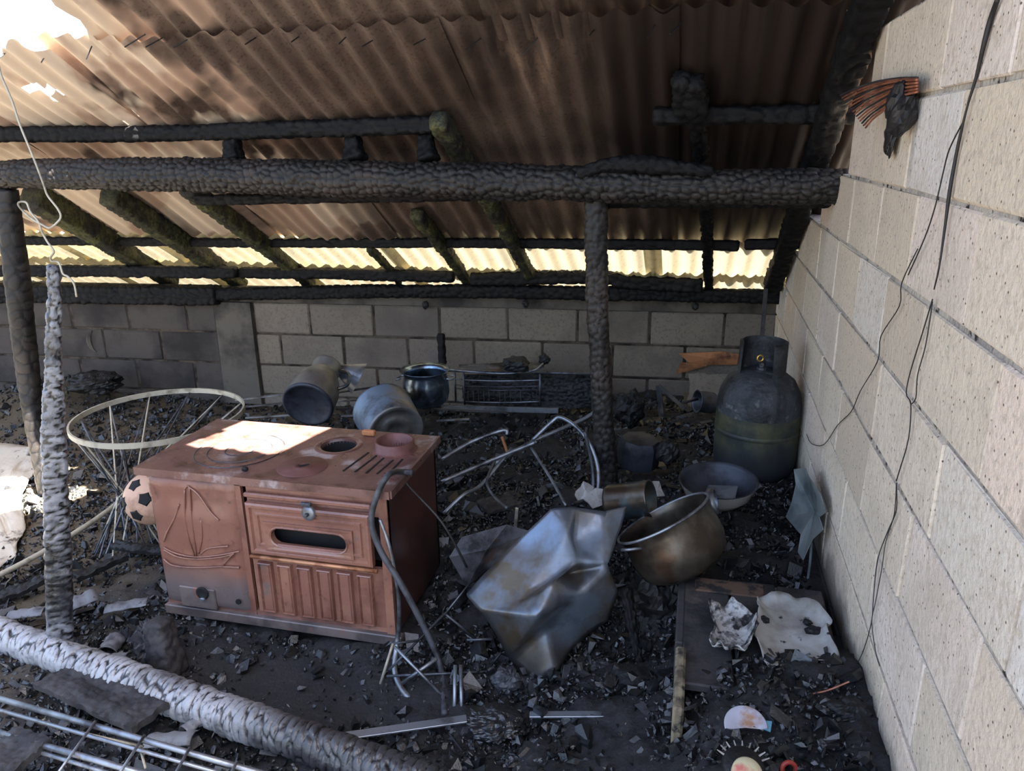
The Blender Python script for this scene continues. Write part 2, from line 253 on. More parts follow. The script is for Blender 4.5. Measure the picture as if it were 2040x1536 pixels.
# ---------------------------------------------------------------- geometry collector
class G:
    def __init__(s): s.v = []; s.f = []; s.mi = []; s.n = 0
    def add(s, v, f, mi=0):
        v = np.asarray(v, float).reshape(-1, 3); s.v.append(v)
        s.f += [tuple(int(i)+s.n for i in q) for q in f]; s.mi += [mi]*len(f); s.n += len(v); return s
    def box(s, c, size, rot=None, jit=0, mi=0):
        x, y, z = [q/2 for q in size]
        v = A([[i, j, k] for i in (-x, x) for j in (-y, y) for k in (-z, z)], float)
        if jit: v = v+(rng.random(v.shape)-.5)*jit
        if rot is not None: v = v @ np.asarray(rot).T
        return s.add(v+np.asarray(c, float), [(0, 1, 3, 2), (4, 6, 7, 5), (0, 4, 5, 1), (2, 3, 7, 6), (0, 2, 6, 4), (1, 5, 7, 3)], mi)
    def cbox(s, c, size, ch, rot=None):      # chamfered box
        x, y, z = [q/2 for q in size]; pts = []; ix = {}
        for i in (-1, 1):
            for j in (-1, 1):
                for k in (-1, 1):
                    for a in range(3):
                        p = [i*(x-ch), j*(y-ch), k*(z-ch)]; p[a] = (i*x, j*y, k*z)[a]
                        ix[(i, j, k, a)] = len(pts); pts.append(p)
        F = []
        for a in range(3):
            b, c2 = (a+1) % 3, (a+2) % 3
            for sgn in (-1, 1):
                q = []
                for (p1, p2) in ((-1, -1), (1, -1), (1, 1), (-1, 1)):
                    t = [0, 0, 0]; t[a] = sgn; t[b] = p1; t[c2] = p2; q.append(ix[(*t, a)])
                F.append(q if sgn > 0 else q[::-1])
            for p1 in (-1, 1):
                for p2 in (-1, 1):
                    t0 = [0, 0, 0]; t1 = [0, 0, 0]; t0[a] = -1; t1[a] = 1; t0[b] = t1[b] = p1; t0[c2] = t1[c2] = p2
                    F.append((ix[(*t0, b)], ix[(*t1, b)], ix[(*t1, c2)], ix[(*t0, c2)]))
        for i in (-1, 1):
            for j in (-1, 1):
                for k in (-1, 1): F.append((ix[(i, j, k, 0)], ix[(i, j, k, 1)], ix[(i, j, k, 2)]))
        v = A(pts)
        if rot is not None: v = v @ np.asarray(rot).T
        return s.add(v+np.asarray(c, float), F)
    def beam(s, p0, p1, w, h, up=(0, 0, 1), ch=None, jit=0):
        R, ln, mid = frame(p0, p1, up)
        return s.cbox(mid, (ln, w, h), ch, R) if ch else s.box(mid, (ln, w, h), R, jit)
    def tube(s, pts, r, seg=8, closed=False, caps=True, mi=0, smooth=0):
        P = [np.asarray(p, float) for p in pts]
        if smooth: P = spline(P, smooth, closed)
        n = len(P); P = np.array(P); rr = np.full(n, r) if np.isscalar(r) else np.interp(np.linspace(0, 1, n), np.linspace(0, 1, len(r)), r)
        T = np.zeros_like(P)
        for i in range(n):
            a = P[(i-1) % n] if (closed or i > 0) else P[i]; b = P[(i+1) % n] if (closed or i < n-1) else P[i]
            t = b-a; T[i] = t/(np.linalg.norm(t)+1e-9)
        u = np.cross(T[0], (0, 0, 1)); u = u if np.linalg.norm(u) > .1 else np.cross(T[0], (1, 0, 0)); u /= np.linalg.norm(u)
        V = []
        for i in range(n):
            u = u-T[i]*(u@T[i]); u /= np.linalg.norm(u)+1e-9; w = np.cross(T[i], u)
            for k in range(seg):
                a = 2*math.pi*k/seg; V.append(P[i]+rr[i]*(u*math.cos(a)+w*math.sin(a)))
        F = []
        for i in range(n if closed else n-1):
            j = (i+1) % n
            for k in range(seg): F.append((i*seg+k, i*seg+(k+1) % seg, j*seg+(k+1) % seg, j*seg+k))
        if not closed and caps: F.append(tuple(range(seg))[::-1]); F.append(tuple((n-1)*seg+k for k in range(seg)))
        return s.add(V, F, mi)
    def lathe(s, prof, c=(0, 0, 0), axis=(0, 0, 1), seg=40, mi=0, ref=None, squash=1, noise=0, arc=None):
        ax = np.asarray(axis, float); ax /= np.linalg.norm(ax)
        rf = np.asarray(ref if ref is not None else ((1, 0, 0) if abs(ax[0]) < .9 else (0, 1, 0)), float)
        u = rf-ax*(rf@ax); u /= np.linalg.norm(u); w = np.cross(ax, u); c = np.asarray(c, float)
        a0, a1 = arc if arc else (0, 2*math.pi); full = arc is None; ns = seg if full else seg+1
        V = []
        for i, (r, z) in enumerate(prof):
            for k in range(ns):
                a = a0+(a1-a0)*k/seg; q = 1+noise*math.sin(3*a+i*.7)+noise*.6*math.sin(7*a+i)
                V.append(c+ax*z+r*q*(u*math.cos(a)+w*math.sin(a)*squash))
        F = []
        for i in range(len(prof)-1):
            for k in range(seg):
                k2 = (k+1) % ns if full else k+1
                F.append((i*ns+k, i*ns+k2, (i+1)*ns+k2, (i+1)*ns+k))
        return s.add(V, F, mi)
    def build(s, name, m, parent=None, smooth=False, loc=None, auto=None):
        v = np.concatenate(s.v) if s.v else np.zeros((0, 3))
        if parent is not None: org = A(rootloc(parent))
        elif loc is not None: org = np.asarray(loc, float)
        else: org = A([(v[:, 0].min()+v[:, 0].max())/2, (v[:, 1].min()+v[:, 1].max())/2, v[:, 2].min()])
        me = bpy.data.meshes.new(name); me.from_pydata((v-org).tolist(), [], s.f)
        for mm in (m if isinstance(m, (list, tuple)) else [m]): me.materials.append(mm)
        if isinstance(m, (list, tuple)): me.polygons.foreach_set('material_index', s.mi)
        if smooth: me.polygons.foreach_set('use_smooth', [True]*len(me.polygons))
        me.update()
        if smooth and auto:
            try: me.set_sharp_from_angle(angle=math.radians(auto))
            except Exception: pass
        o = bpy.data.objects.new(name, me); COL.objects.link(o)
        if parent is not None: o.parent = parent
        else: o.location = org
        return o
def rootloc(o):
    while o.parent: o = o.parent
    return o.location
def frame(p0, p1, up=(0, 0, 1)):
    p0 = np.asarray(p0, float); p1 = np.asarray(p1, float); x = p1-p0; ln = np.linalg.norm(x); x = x/ln
    y = np.cross(up, x); y /= np.linalg.norm(y); z = np.cross(x, y)
    return np.stack([x, y, z], 1), ln, (p0+p1)/2
def spline(P, sub, closed=False):
    n = len(P); out = []
    for i in range(n if closed else n-1):
        g = lambda j: P[j % n] if closed else P[max(0, min(n-1, j))]
        a, b, c, d = g(i-1), g(i), g(i+1), g(i+2)
        for k in range(sub):
            t = k/sub; out.append(.5*((2*b)+(-a+c)*t+(2*a-5*b+4*c-d)*t*t+(-a+3*b-3*c+d)*t**3))
    if not closed: out.append(P[-1])
    return out
def tag(o, label, cat, group=None, kind=None):
    if label: o['label'] = label
    if cat: o['category'] = cat
    if group: o['group'] = group
    if kind: o['kind'] = kind
    return o
def thing(name, loc, label, cat, group=None):
    o = bpy.data.objects.new(name, None); o.empty_display_size = .05; COL.objects.link(o); o.location = tuple(float(x) for x in loc)
    return tag(o, label, cat, group)
def part_label(o, l): o['label'] = l; return o
# ---------------------------------------------------------------- height of the rubble
HP = A([(-4.5, 4, .02), (-4.1, 3.9, .14), (-3.4, 3.9, .03), (-2.6, 4, 0), (-2, 4, .02), (-1.4, 4, .06), (-.8, 4, .14), (-.3, 4.1, .18), (.3, 4.1, .2),
        (.3, 3.5, .27), (.25, 3, .30), (-.1, 3.2, .22), (-.28, 2.8, .2), (-.8, 3.3, .10), (-1.4, 3.2, .05), (-2, 3, .0), (-2.8, 3, -.02), (-3.8, 3, -.02),
        (.1, 2.6, .24), (-.3, 2.4, .15), (-.6, 2.5, .1), (-.7, 2.0, .04), (.35, 2.3, .26), (.25, 1.9, .24), (.05, 2.2, .22), (-.1, 1.9, .08), (-.15, 1.6, .05),
        (.25, 1.55, .40), (.12, 1.5, .34), (-.03, 1.6, .12), (-.05, 1.45, .12), (.38, 1.58, .39), (.1, 1.63, .33), (.28, 1.64, .36), (.35, 1.3, .38), (.15, 1.25, .33), (-.15, 1.2, .10), (-.5, 1.6, .03), (-.5, 1.3, .05), (-.9, 1.2, .04), (-.9, 1.6, 0), (-1.3, 1.65, -.01), (-1.3, 2.1, 0),
        (-1.1, 1.4, .01), (-1.5, 1.4, .04), (-1.8, 1.75, .05), (-2.1, 2, .02), (-2.2, 1.6, .05), (-2.4, 2.4, -.01), (-3, 2.3, -.02), (-3, 1.6, 0), (-2, 1.1, .03), (-1.4, 1, .03), (-.4, .9, .08), (.3, .9, .32), (-3, .9, 0), (-4.5, 1, 0), (-4.5, 2.4, 0)])
def height(x, y):
    x = np.asarray(x, float); y = np.asarray(y, float); sw = 0; s = 0
    for px, py, pz in HP:
        w = 1/(((x-px)**2+(y-py)**2)+.02)**2; sw = sw+w; s = s+w*pz
    return s/sw
def hz(x, y): return float(height(x, y))
# ================================================================ SETTING
# floor under and around the rubble
def smoothmask(x, y):                       # bare swept patch in front of the stove
    return np.exp(-(((x+1.15)/.42)**4+((y-1.66)/.24)**4))
xs = np.arange(-4.6, .50, .0125); ys = np.arange(.75, 4.36, .0125); X, Y = np.meshgrid(xs, ys)
sm = smoothmask(X, Y)
left = 1/(1+np.exp((X+1.9)*5))
H = height(X, Y)+fbm(X*9, Y*9, 4)*(.045*(1-sm)*(1-.72*left)+.006)+np.abs(fbm(X*34, Y*34, 2, 9))*.022*(1-sm)*(1-.6*left)
g = G(); nx, ny = len(xs), len(ys)
I = np.arange(nx*ny).reshape(ny, nx)
F = np.stack([I[:-1, :-1], I[:-1, 1:], I[1:, 1:], I[1:, :-1]], -1).reshape(-1, 4)
g.v = [np.stack([X, Y, H], -1).reshape(-1, 3)]; g.f = F.tolist(); g.mi = [0]*len(F); g.n = nx*ny
o = g.build('floor', mdirt, loc=(0, 0, 0), smooth=True); o['kind'] = 'structure'
# yard outside the shed
g = G()
yx = [-30, -4.55, .75, 30]; 
g.add([(-30, -20, -.03), (-4.55, -20, -.03), (-4.55, 4.6, -.03), (-30, 4.6, -.03)], [(0, 1, 2, 3)])
g.add([(-4.6, -20, -.03), (30, -20, -.03), (30, .8, -.03), (-4.6, .8, -.03)], [(0, 1, 2, 3)])
o = g.build('ground', mfront, loc=(0, 0, 0)); o['kind'] = 'structure'
g = G()
g.add([(-30, 4.62, .66), (30, 4.62, .66), (30, 30, .9), (-30, 30, .9)], [(0, 1, 2, 3)])
o = g.build('ground', mout, loc=(0, 0, 0)); o['kind'] = 'structure'
# ---- right wall of pumice blocks
WX = .4518; LZ0 = 1.6828
def blockmesh(name, ch, seed):
    r = np.random.default_rng(seed); g = G(); g.cbox((0, 0, 0), (1, 1, 1), ch)
    v = g.v[0]; v += (r.random(v.shape)-.5)*A([.004, .02, .02]); return g
def mkblock(parent, c, size, rot, m, var, name='block', ch=.007):
    g = G(); g.cbox((0, 0, 0), size, ch)
    v = g.v[0]; v += (rng.random(v.shape)-.5)*.004
    v[:] = v @ np.asarray(rot).T + np.asarray(c)
    o = g.build(name, m, None, loc=c)
    o.parent = parent
    return o
wall_right = bpy.data.objects.new('wall_right', None); COL.objects.link(wall_right); wall_right['kind'] = 'structure'
rows = {-5: [.72, .32, -.08], -4: [1.0, .6, .2, -.2], -3: [1.3, .9, .5, .1, -.3], -2: [1.62, 1.32, .92, .52, .12, -.28],
        -1: [1.95, 1.57, 1.17, .77, .37, -.03, -.43], 0: [2.45, 2.3, 1.75, 1.385, .98, .58, .18, -.22],
        1: [2.64, 2.32, 1.92, 1.6, 1.2, .8, .4, 0, -.4], 2: [3.12, 2.86, 2.5, 2.13, 1.8, 1.41, 1.0, .6, .2, -.2],
        3: [3.62, 3.4, 3.04, 2.66, 2.29, 1.96, 1.63, 1.21, .8, .4, 0, -.4], 4: [4.0, 3.68, 3.28, 2.88, 2.49, 1.9, 1.39, 1.01, .6, .2, -.2],
        5: [4.28, 3.9, 3.5, 3.1, 2.7, 2.3, 1.9, 1.5, 1.1, .7, .3, -.1], 6: [4.28, 4.08, 3.7, 3.3, 2.9, 2.5, 2.1, 1.7, 1.3, .9, .5, .1, -.3],
        7: [4.28, 3.9, 3.5, 3.1, 2.7, 2.3, 1.9, 1.5, 1.1, .7, .3, -.1], 8: [4.28, 4.08, 3.7, 3.3, 2.9, 2.5, 2.1, 1.7, 1.3, .9, .5, .1, -.3]}
g = G(); gt = .010
for k, js in rows.items():
    z1 = LZ0-.2*k + .2 - .0; z0 = z1-.2          # row k lies between line k (below) and line k-1
    z1 -= .0
    g.box((WX+.006+.09, (js[0]+js[-1])/2, (z0+z1)/2), (.18, js[0]-js[-1]-.006, .2))
    for a, b in zip(js[:-1], js[1:]):
        if z0 < -.35: continue
        if a-b > .45:
            pass
        dx = (rng.random()-.5)*.006
        mkblock(wall_right, (WX+.045+dx*.7, (a+b)/2, (z0+z1)/2), (.09, a-b-.007, .2-gt), np.eye(3), mblockR, 0, ch=.0035)
o = g.build('mortar', mmortR, wall_right)
# ---- back wall
BA = .069; BD = 4.264; bs = A([math.cos(BA), math.sin(BA), 0]); bn = A([-math.sin(BA), math.cos(BA), 0])
RB = np.stack([bs, bn, A([0, 0, 1])], 1)
def bw(s, d, z): return bs*s+bn*(BD+d)+A([0, 0, z])
wall_back = bpy.data.objects.new('wall_back', None); COL.objects.link(wall_back); wall_back['kind'] = 'structure'
g = G(); g.box(bw(-2.05, .108, .34), (5.65, .2, .70), RB); g.build('mortar', mmortB, wall_back)
g = G(); g.box(bw(-2.05, .095, .71), (5.65, .2, .065), RB); g.build('bond_beam', mconc, wall_back)
PIL = (-2.60, -2.35)
for r in range(4):
    z1 = .677-.2*r; s0 = -1.98-.41*7 + (.205 if r % 2 else 0)
    for i in range(14):
        a = s0+.41*i; b = a+.41
        if a < -4.85: continue
        b = min(b, .755)
        if a > .7 or b-a < .06: continue
        segs = [(a, b)]
        if b > PIL[0] and a < PIL[1]: segs = [(a, PIL[0]), (PIL[1], b)]
        for (p, q) in segs:
            if q-p < .05: continue
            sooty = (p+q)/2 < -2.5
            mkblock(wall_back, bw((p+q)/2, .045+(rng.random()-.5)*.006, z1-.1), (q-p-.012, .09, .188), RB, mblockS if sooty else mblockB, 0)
g = G(); g.box(bw(sum(PIL)/2, .03, .35), (PIL[1]-PIL[0], .1, .66), RB, jit=.01); part_label(g.build('pilaster', mconc, wall_back), 'smooth concrete pier between the block courses')
# crescent scar in the back wall plaster
c = aty(192, 680, 4.0); d = ray(192, 680); t = (BD)/(d@bn); c = O3+d*t
g = G(); g.tube([c+bs*(.05*math.cos(a))-bn*.002+A([0, 0, .075*math.sin(a)]) for a in np.linspace(.6*math.pi, 1.4*math.pi, 9)], [.004, .014, .018, .014, .004], 6)
part_label(g.build('plaster_scar', mconc, wall_back), 'pale crescent scar')
# ---- roof sheets
ceiling = bpy.data.objects.new('ceiling', None); COL.objects.link(ceiling); ceiling['kind'] = 'structure'
PW = .0905; AMP = .0125; nR = A([0, RM, 1])/math.hypot(RM, 1)
def sheet(x0, x1, y0, y1, off, m, seed, holes=(), ragged=(0, 0), warp=.012, name='roofing_sheet', raggx=0, sub=10):
    """holes: (x, y, rx, ry); ragged: amplitude of torn ends at y0 and y1"""
    nx = int(round((x1-x0)/PW*sub))+1; ny = max(6, int((y1-y0)/.035)+1)
    xs = np.linspace(x0, x1, nx); ys = np.linspace(y0, y1, ny); X, Yv = np.meshgrid(xs, ys)
    if ragged[0] or ragged[1]:
        t = (Yv-y0)/(y1-y0); e0 = fbm(X*9, X*0+seed, 4, seed)*ragged[0]; e1 = fbm(X*9, X*0+seed+5, 4, seed+3)*ragged[1]
        Yv = Yv+e0*(1-t)**3+e1*t**3
    if raggx:
        t = (X-x0)/(x1-x0); X = X+(fbm(Yv*7, Yv*0+seed, 4, seed+11)*raggx)*(1-t)**4
    w = AMP*np.cos(2*math.pi*(X-x0)/PW)
    D = w+off+vn2(X*2.2, Yv*1.6, seed)*warp*1.6+vn2(X*6, Yv*4, seed+2)*warp*.5
    Z = RC-RM*Yv
    P = np.stack([X, Yv, Z], -1)+D[..., None]*nR
    I = np.arange(nx*ny).reshape(ny, nx)
    Fq = np.stack([I[:-1, :-1], I[:-1, 1:], I[1:, 1:], I[1:, :-1]], -1).reshape(-1, 4)
    if holes:
        cx = X[:-1, :-1].ravel(); cy = Yv[:-1, :-1].ravel(); keep = np.ones(len(cx), bool)
        for hq in holes:
            hx, hy, rx, ry = hq[:4]
            if len(hq) > 4: keep &= np.maximum(np.abs(cx-hx)/rx, np.abs(cy-hy)/ry) > 1+fbm(cx*9, cy*9, 2, seed)*.12
            else: keep &= np.hypot((cx-hx)/rx, (cy-hy)/ry) > 1+fbm(cx*22, cy*22, 2, seed)*1.1
        Fq = Fq[keep]
    g = G(); g.v = [P.reshape(-1, 3)]; g.f = Fq.tolist(); g.mi = [0]*len(Fq); g.n = nx*ny
    o = g.build(name, m, ceiling, smooth=True)
    return o
SW = PW*9
# front row (nearest, y .6..2.55), lies on top of the second row; torn left end leaves the sky hole
xs0 = -2.12
for i in range(4):
    a = xs0+i*(SW-PW); b = min(a+SW, .66)
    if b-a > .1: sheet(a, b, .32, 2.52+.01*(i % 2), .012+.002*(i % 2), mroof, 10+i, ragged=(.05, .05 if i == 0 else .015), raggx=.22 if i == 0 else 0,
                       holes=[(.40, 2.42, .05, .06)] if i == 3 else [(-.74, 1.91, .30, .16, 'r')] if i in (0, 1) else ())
hl = [tuple(atroof(85, 163)[:2])+(.075, .03), tuple(atroof(68, 150)[:2])+(.03, .02), tuple(atroof(262, 215)[:2])+(.022, .02), tuple(atroof(242, 222)[:2])+(.02, .016)]
# second row
a = .64; i = 0
while a > -4.8:
    b = a; a = b-(SW-PW)
    m_ = mroof
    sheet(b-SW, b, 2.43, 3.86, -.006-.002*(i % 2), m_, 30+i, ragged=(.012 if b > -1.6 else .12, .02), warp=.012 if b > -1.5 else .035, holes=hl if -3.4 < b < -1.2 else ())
    i += 1
# eave rows, pale see-through sheeting
a = .56; i = 0
while a > -4.8:
    b = a; a = b-(SW-PW)
    sheet(b-SW, b, 3.80, 4.22, -.020-.002*(i % 2), meave, 50+i, ragged=(0, .02), warp=.006)
    sheet(b-SW+.04, b+.04, 4.12, 4.52, -.036-.002*(i % 2), meave, 70+i, ragged=(0, .02), warp=.006)
    i += 1
# ================================================================ TIMBERS
def charlog(name, pts, r, cl, nc, depth, m, label, cat='beam', parent=None, sq=0, seed=1, dl=.007, na=None, bulge=.12, cut=.35, taper=None, rot=0):
    if m is mchar: m = mcharlog; depth *= 1.7
    """burnt log: cracked into char cells of length cl, nc cells round; sq>0 squares the section"""
    P = np.array(spline([np.asarray(p, float) for p in pts], 24)); seg = np.linalg.norm(np.diff(P, axis=0), axis=1); L = seg.sum()
    n = max(8, int(L/dl)); s = np.linspace(0, L, n); cs = np.concatenate([[0], np.cumsum(seg)])
    C = np.stack([np.interp(s, cs, P[:, i]) for i in range(3)], 1)
    T = np.gradient(C, axis=0); T /= np.linalg.norm(T, axis=1)[:, None]
    ref = A([0, 0, 1.]) if abs(T[0][2]) < .8 else A([0, 1., 0])
    U = np.cross(ref, T); U /= np.linalg.norm(U, axis=1)[:, None]; Wv = np.cross(T, U)
    rr = np.interp(s/L, np.linspace(0, 1, len(r)), r) if not np.isscalar(r) else np.full(n, r)
    if na is None: na = int(min(96, max(24, 2*math.pi*rr.mean()/dl)))
    th = np.arange(na)/na*2*math.pi; S, TH = np.meshgrid(s, th, indexing='ij')
    f1, ed, cid = vor(S/cl+fbm(S*9, TH*1.2, 2, seed)*.6, TH/(2*math.pi)*nc, nc, seed)
    crack = np.clip(ed/cut, 0, 1)**.6
    big = vn2(S*5, np.cos(TH)*1.5+3, seed+1)*bulge+vn2(S*11, np.sin(TH)*2+3, seed+2)*bulge*.6
    R = rr[:, None]*(1+big)+depth*(crack-1)+depth*.7*(cid-.5)-depth*.5*f1
    if sq: R = R*(1/np.maximum(np.abs(np.cos(TH+rot)), np.abs(np.sin(TH+rot))))**sq
    env = np.clip(np.minimum(S, L-S)/(.25*rr[:, None])+.45, 0, 1)**.5
    R = R*env
    V = C[:, None, :]+R[..., None]*(np.cos(TH)[..., None]*U[:, None, :]+np.sin(TH)[..., None]*Wv[:, None, :])
    g = G(); I = np.arange(n*na).reshape(n, na); J = np.roll(I, -1, 1)
    Fq = np.stack([I[:-1], J[:-1], J[1:], I[1:]], -1).reshape(-1, 4)
    g.v = [V.reshape(-1, 3)]; g.f = Fq.tolist()+[tuple(I[0][::-1].tolist()), tuple(I[-1].tolist())]; g.mi = [0]*len(g.f); g.n = n*na
    o = g.build(name, m, parent, smooth=True)
    at = o.data.attributes.new('crack', 'FLOAT', 'POINT'); at.data.foreach_set('value', crack.ravel())
    if parent is None: tag(o, label, cat)
    return o
YL = 2.8
charlog('log_beam', [aty(-700, 352, YL), aty(-60, 350, YL), aty(40, 347, YL), aty(350, 348, YL), aty(700, 356, YL), aty(1000, 362, YL), aty(1350, 370, YL), aty(1700, 372, YL)],
        [.06, .066, .062, .066, .068, .070, .066, .058], .030, 14, .008, mcharb, 'long thick charred log beam spanning the shed on two posts', seed=3, dl=.0065, na=84)
charlog('timber_beam', [aty(390, 398, 2.95), aty(700, 393, 2.95), aty(940, 388, 2.95)], .025, .05, 8, .004, mchar, 'thin charred pole just under the thick log beam', seed=4, sq=.5)
charlog('timber_beam', [aty(1180, 398, 2.92), aty(1450, 396, 2.92), aty(1720, 392, 2.92)], .035, .035, 8, .004, mchar, 'charred timber below the right end of the thick log beam', seed=5, sq=.5)
charlog('timber_beam', [aty(1150, 345, 2.74), aty(1240, 326, 2.74), aty(1420, 341, 2.74)], [.02, .035, .02], .035, 8, .004, mchar, 'short charred splice lying along the top of the log beam above the middle post', seed=6, sq=.4)
charlog('purlin', [atroof(-600, 274, .055), atroof(-40, 268, .055), atroof(300, 266, .055), atroof(600, 257, .055), atroof(888, 248, .055)], .034, .045, 8, .004, mchar, 'charred purlin under the roof sheets at upper left, ends mid roof', seed=7, sq=.8)
charlog('purlin', [atroof(1300, 232, .05), atroof(1500, 229, .05), atroof(1720, 226, .05)], .032, .05, 8, .004, mchar, 'charred purlin under the roof sheets at upper right beside the block wall', seed=8, sq=.8)
for px, lb in ((465, 'leftmost of three short charred struts between purlin and log beam'), (706, 'middle of three short charred struts between purlin and log beam'), (853, 'rightmost of three short charred struts between purlin and log beam')):
    charlog('strut', [aty(px+4, 322, 2.84), aty(px-2, 290, 2.86), aty(px-3, 268, 2.87)], [.045, .034, .03], .03, 7, .004, mchar, lb, 'strut', seed=px, sq=.6)
charlog('purlin', [atroof(-60, 478, .06), atroof(345, 482, .06), atroof(545, 484, .05), atroof(900, 484, .05), atroof(1250, 487, .05), atroof(1473, 489, .05)], .026, .05, 8, .003, mchar, 'long charred purlin above the bright eave gap', seed=9, sq=.8)
charlog('purlin', [atroof(1483, 487, .05), atroof(1625, 484, .05)], .026, .05, 8, .003, mchar, 'short charred purlin stub above the eave gap next to the block wall', seed=10, sq=.8)
PY = 4.22
charlog('wall_plate', [aty(-420, 580, 3.97), aty(-60, 583, 4.0), aty(437, 588, 4.05)], .062, .05, 9, .005, mchar, 'charred wall plate beam on the back wall, left of the concrete pier', seed=11, sq=.8)
charlog('wall_plate', [aty(430, 586, 4.05), aty(800, 580, 4.1), aty(1200, 584, 4.16), aty(1570, 592, 4.2)], .040, .04, 8, .004, mchar, 'charred wall plate beam on the back wall, right of the concrete pier', seed=12, sq=.7)
charlog('eave_plank', [aty(-400, 538, 3.9), aty(-50, 539, 3.92), aty(250, 540, 3.95), aty(472, 543, 4.0)], .036, .05, 8, .004, mchar, 'far left charred eave timber across the light gap', seed=16, sq=.9)
charlog('eave_plank', [aty(478, 543, 4.04), aty(700, 547, 4.07), aty(905, 552, 4.1)], .033, .05, 8, .004, mchar, 'left charred eave timber across the light gap', seed=13, sq=.9)
charlog('eave_plank', [aty(938, 556, 4.12), aty(1180, 552, 4.13), aty(1260, 562, 4.14), aty(1400, 568, 4.15)], .038, .05, 8, .004, mchar, 'thick charred eave timber behind the middle post', seed=14, sq=.9)
charlog('eave_plank', [aty(1420, 563, 4.34), aty(1590, 565, 4.34)], .018, .05, 8, .003, mchar, 'thin charred eave timber in the corner beside the block wall', seed=15, sq=.9)
RF = [((872, 235), (1068, 570), 'charred rafter whose mossy green foot stands right of centre in the eave gap', .036),
      ((828, 425), (938, 572), 'short mossy rafter end hanging free left of the middle rafter', .033),
      ((735, 494), (797, 566), 'smallest mossy rafter stub in the eave gap', .022),
      ((372, 372), (620, 566), 'mossy charred rafter crossing the eave gap left of the small stub', .045),
      ((215, 388), (483, 566), 'second mossy rafter from the left in the eave gap', .055),
      ((60, 388), (345, 560), 'leftmost mossy rafter in the dark roof corner', .065),
      ((1384, 160), (1412, 584), 'near upright charred rafter right of the middle post', .030)]
for i, (a, b, lb, r) in enumerate(RF):
    pa = atroof(*a, .075); pb = atroof(*b, .075); pm = (pa+pb)/2
    charlog('rafter', [pa, pm+A([.01, 0, .005]), pb], [r*1.05, r, r*.8], .04, 8, .006, mmoss if i not in (6,) else mchar, lb, 'rafter', seed=20+i, sq=.7, dl=.009)
charlog('rafter', [A([.40, 2.0, RC-RM*2.0-.10]), A([.40, 3.0, RC-RM*3.0-.10]), A([.40, 4.1, RC-RM*4.1-.10])], .045, .05, 8, .005, mchar, 'soot black rafter running down the slope along the stepped block wall', 'rafter', seed=40, sq=.8, dl=.012)
charlog('rafter', [atroof(1352, 150, .06), atroof(1375, 200, .07), atroof(1392, 250, .08)], [.03, .06, .03], .04, 8, .006, mchar, 'charred knot of timber stuck under the dark roof right of centre', 'timber', seed=41, sq=.6, dl=.009)
# posts
charlog('post', [aty(1187, 392, 2.83), aty(1190, 600, 2.83), aty(1200, 800, 2.83), aty(1212, 1000, 2.83)], [.045, .043, .043, .046], .026, 9, .006, mcharb, 'charred upright post under the log beam in the middle of the shed', 'post', seed=50, sq=.35)
charlog('post', [aty(12, 375, YL), aty(35, 560, YL), aty(58, 760, YL), aty(90, 985, YL-.1)], [.050, .056, .048, .03], .05, 5, .003, mcharb, 'leaning round post at the far left holding up the log beam', 'post', seed=51)
charlog('charred_stake', [aty(106, 528, 1.66), aty(108, 600, 1.66), aty(106, 700, 1.66), aty(108, 900, 1.66), aty(116, 1100, 1.66), aty(120, 1285, 1.66)], [.017, .022, .034, .037, .038, .040], .019, 4, .007, msilver2,
        'upright silvery burnt plank at the left with wire on its tip', 'post', seed=52, sq=.8, bulge=.10, rot=.75)
charlog('fallen_log', [atz(-420, 1070, .08), atz(-90, 1215, .09), atz(0, 1262, .085), atz(240, 1350, .08), atz(480, 1432, .075), atz(720, 1515, .07), atz(900, 1585, .07)], [.044, .048, .050, .053, .055, .054, .05], .021, 3, .009, msilver,
        'fallen silvery charred log with ring cracks across the front left', 'log', seed=53, cut=.2, dl=.0038, na=64)
# ================================================================ STOVE
YF = 1.935; ZT = .60
stove = thing('wood_stove', (-1.3, 2.15, 0), 'brown enamelled wood burning cooker with oven standing in the ashes', 'stove')
XL, XR, YB = -1.715, -.868, 2.385
TL, TR = -1.745, -.852
Sf = lambda u, v, d=0: aty(u, v, YF-d)
g = G()   # carcass: back, left side, floor
g.box(((XL+XR)/2, YB-.008, .33), (XR-XL, .012, .50)); g.box((XL+.006, (YF+YB)/2, .33), (.012, YB-YF-.01, .50)); g.box(((XL+XR)/2, (YF+YB)/2, .10), (XR-XL-.02, YB-YF-.03, .012))
g.box(((XL+XR)/2-.12, (YF+YB)/2, .33), (.012, YB-YF-.03, .46))
g.build('carcass', mside, stove)
g = G(); g.cbox((XR-.006, (YF+YB)/2, .335), (.012, YB-YF, .52), .003)
part_label(g.build('side_panel', mside, stove), 'dark scorched right side panel')
# front frame strip pieces around doors
Zb = .085
def fx(u, v): p = Sf(u, v); return p[0], p[2]
xd = fx(487, 1080)[0]
g = G()
g.box(((XL+XR)/2, YF+.008, .578), (XR-XL, .014, .03)); g.box((xd, YF+.008, .33), (.02, .014, .5)); g.box((XR-.014, YF+.006, .33), (.028, .018, .5))
g.box(((XL+XR)/2, YF+.010, Zb+.008), (XR-XL, .014, .016))
g.build('front_frame', menam, stove)
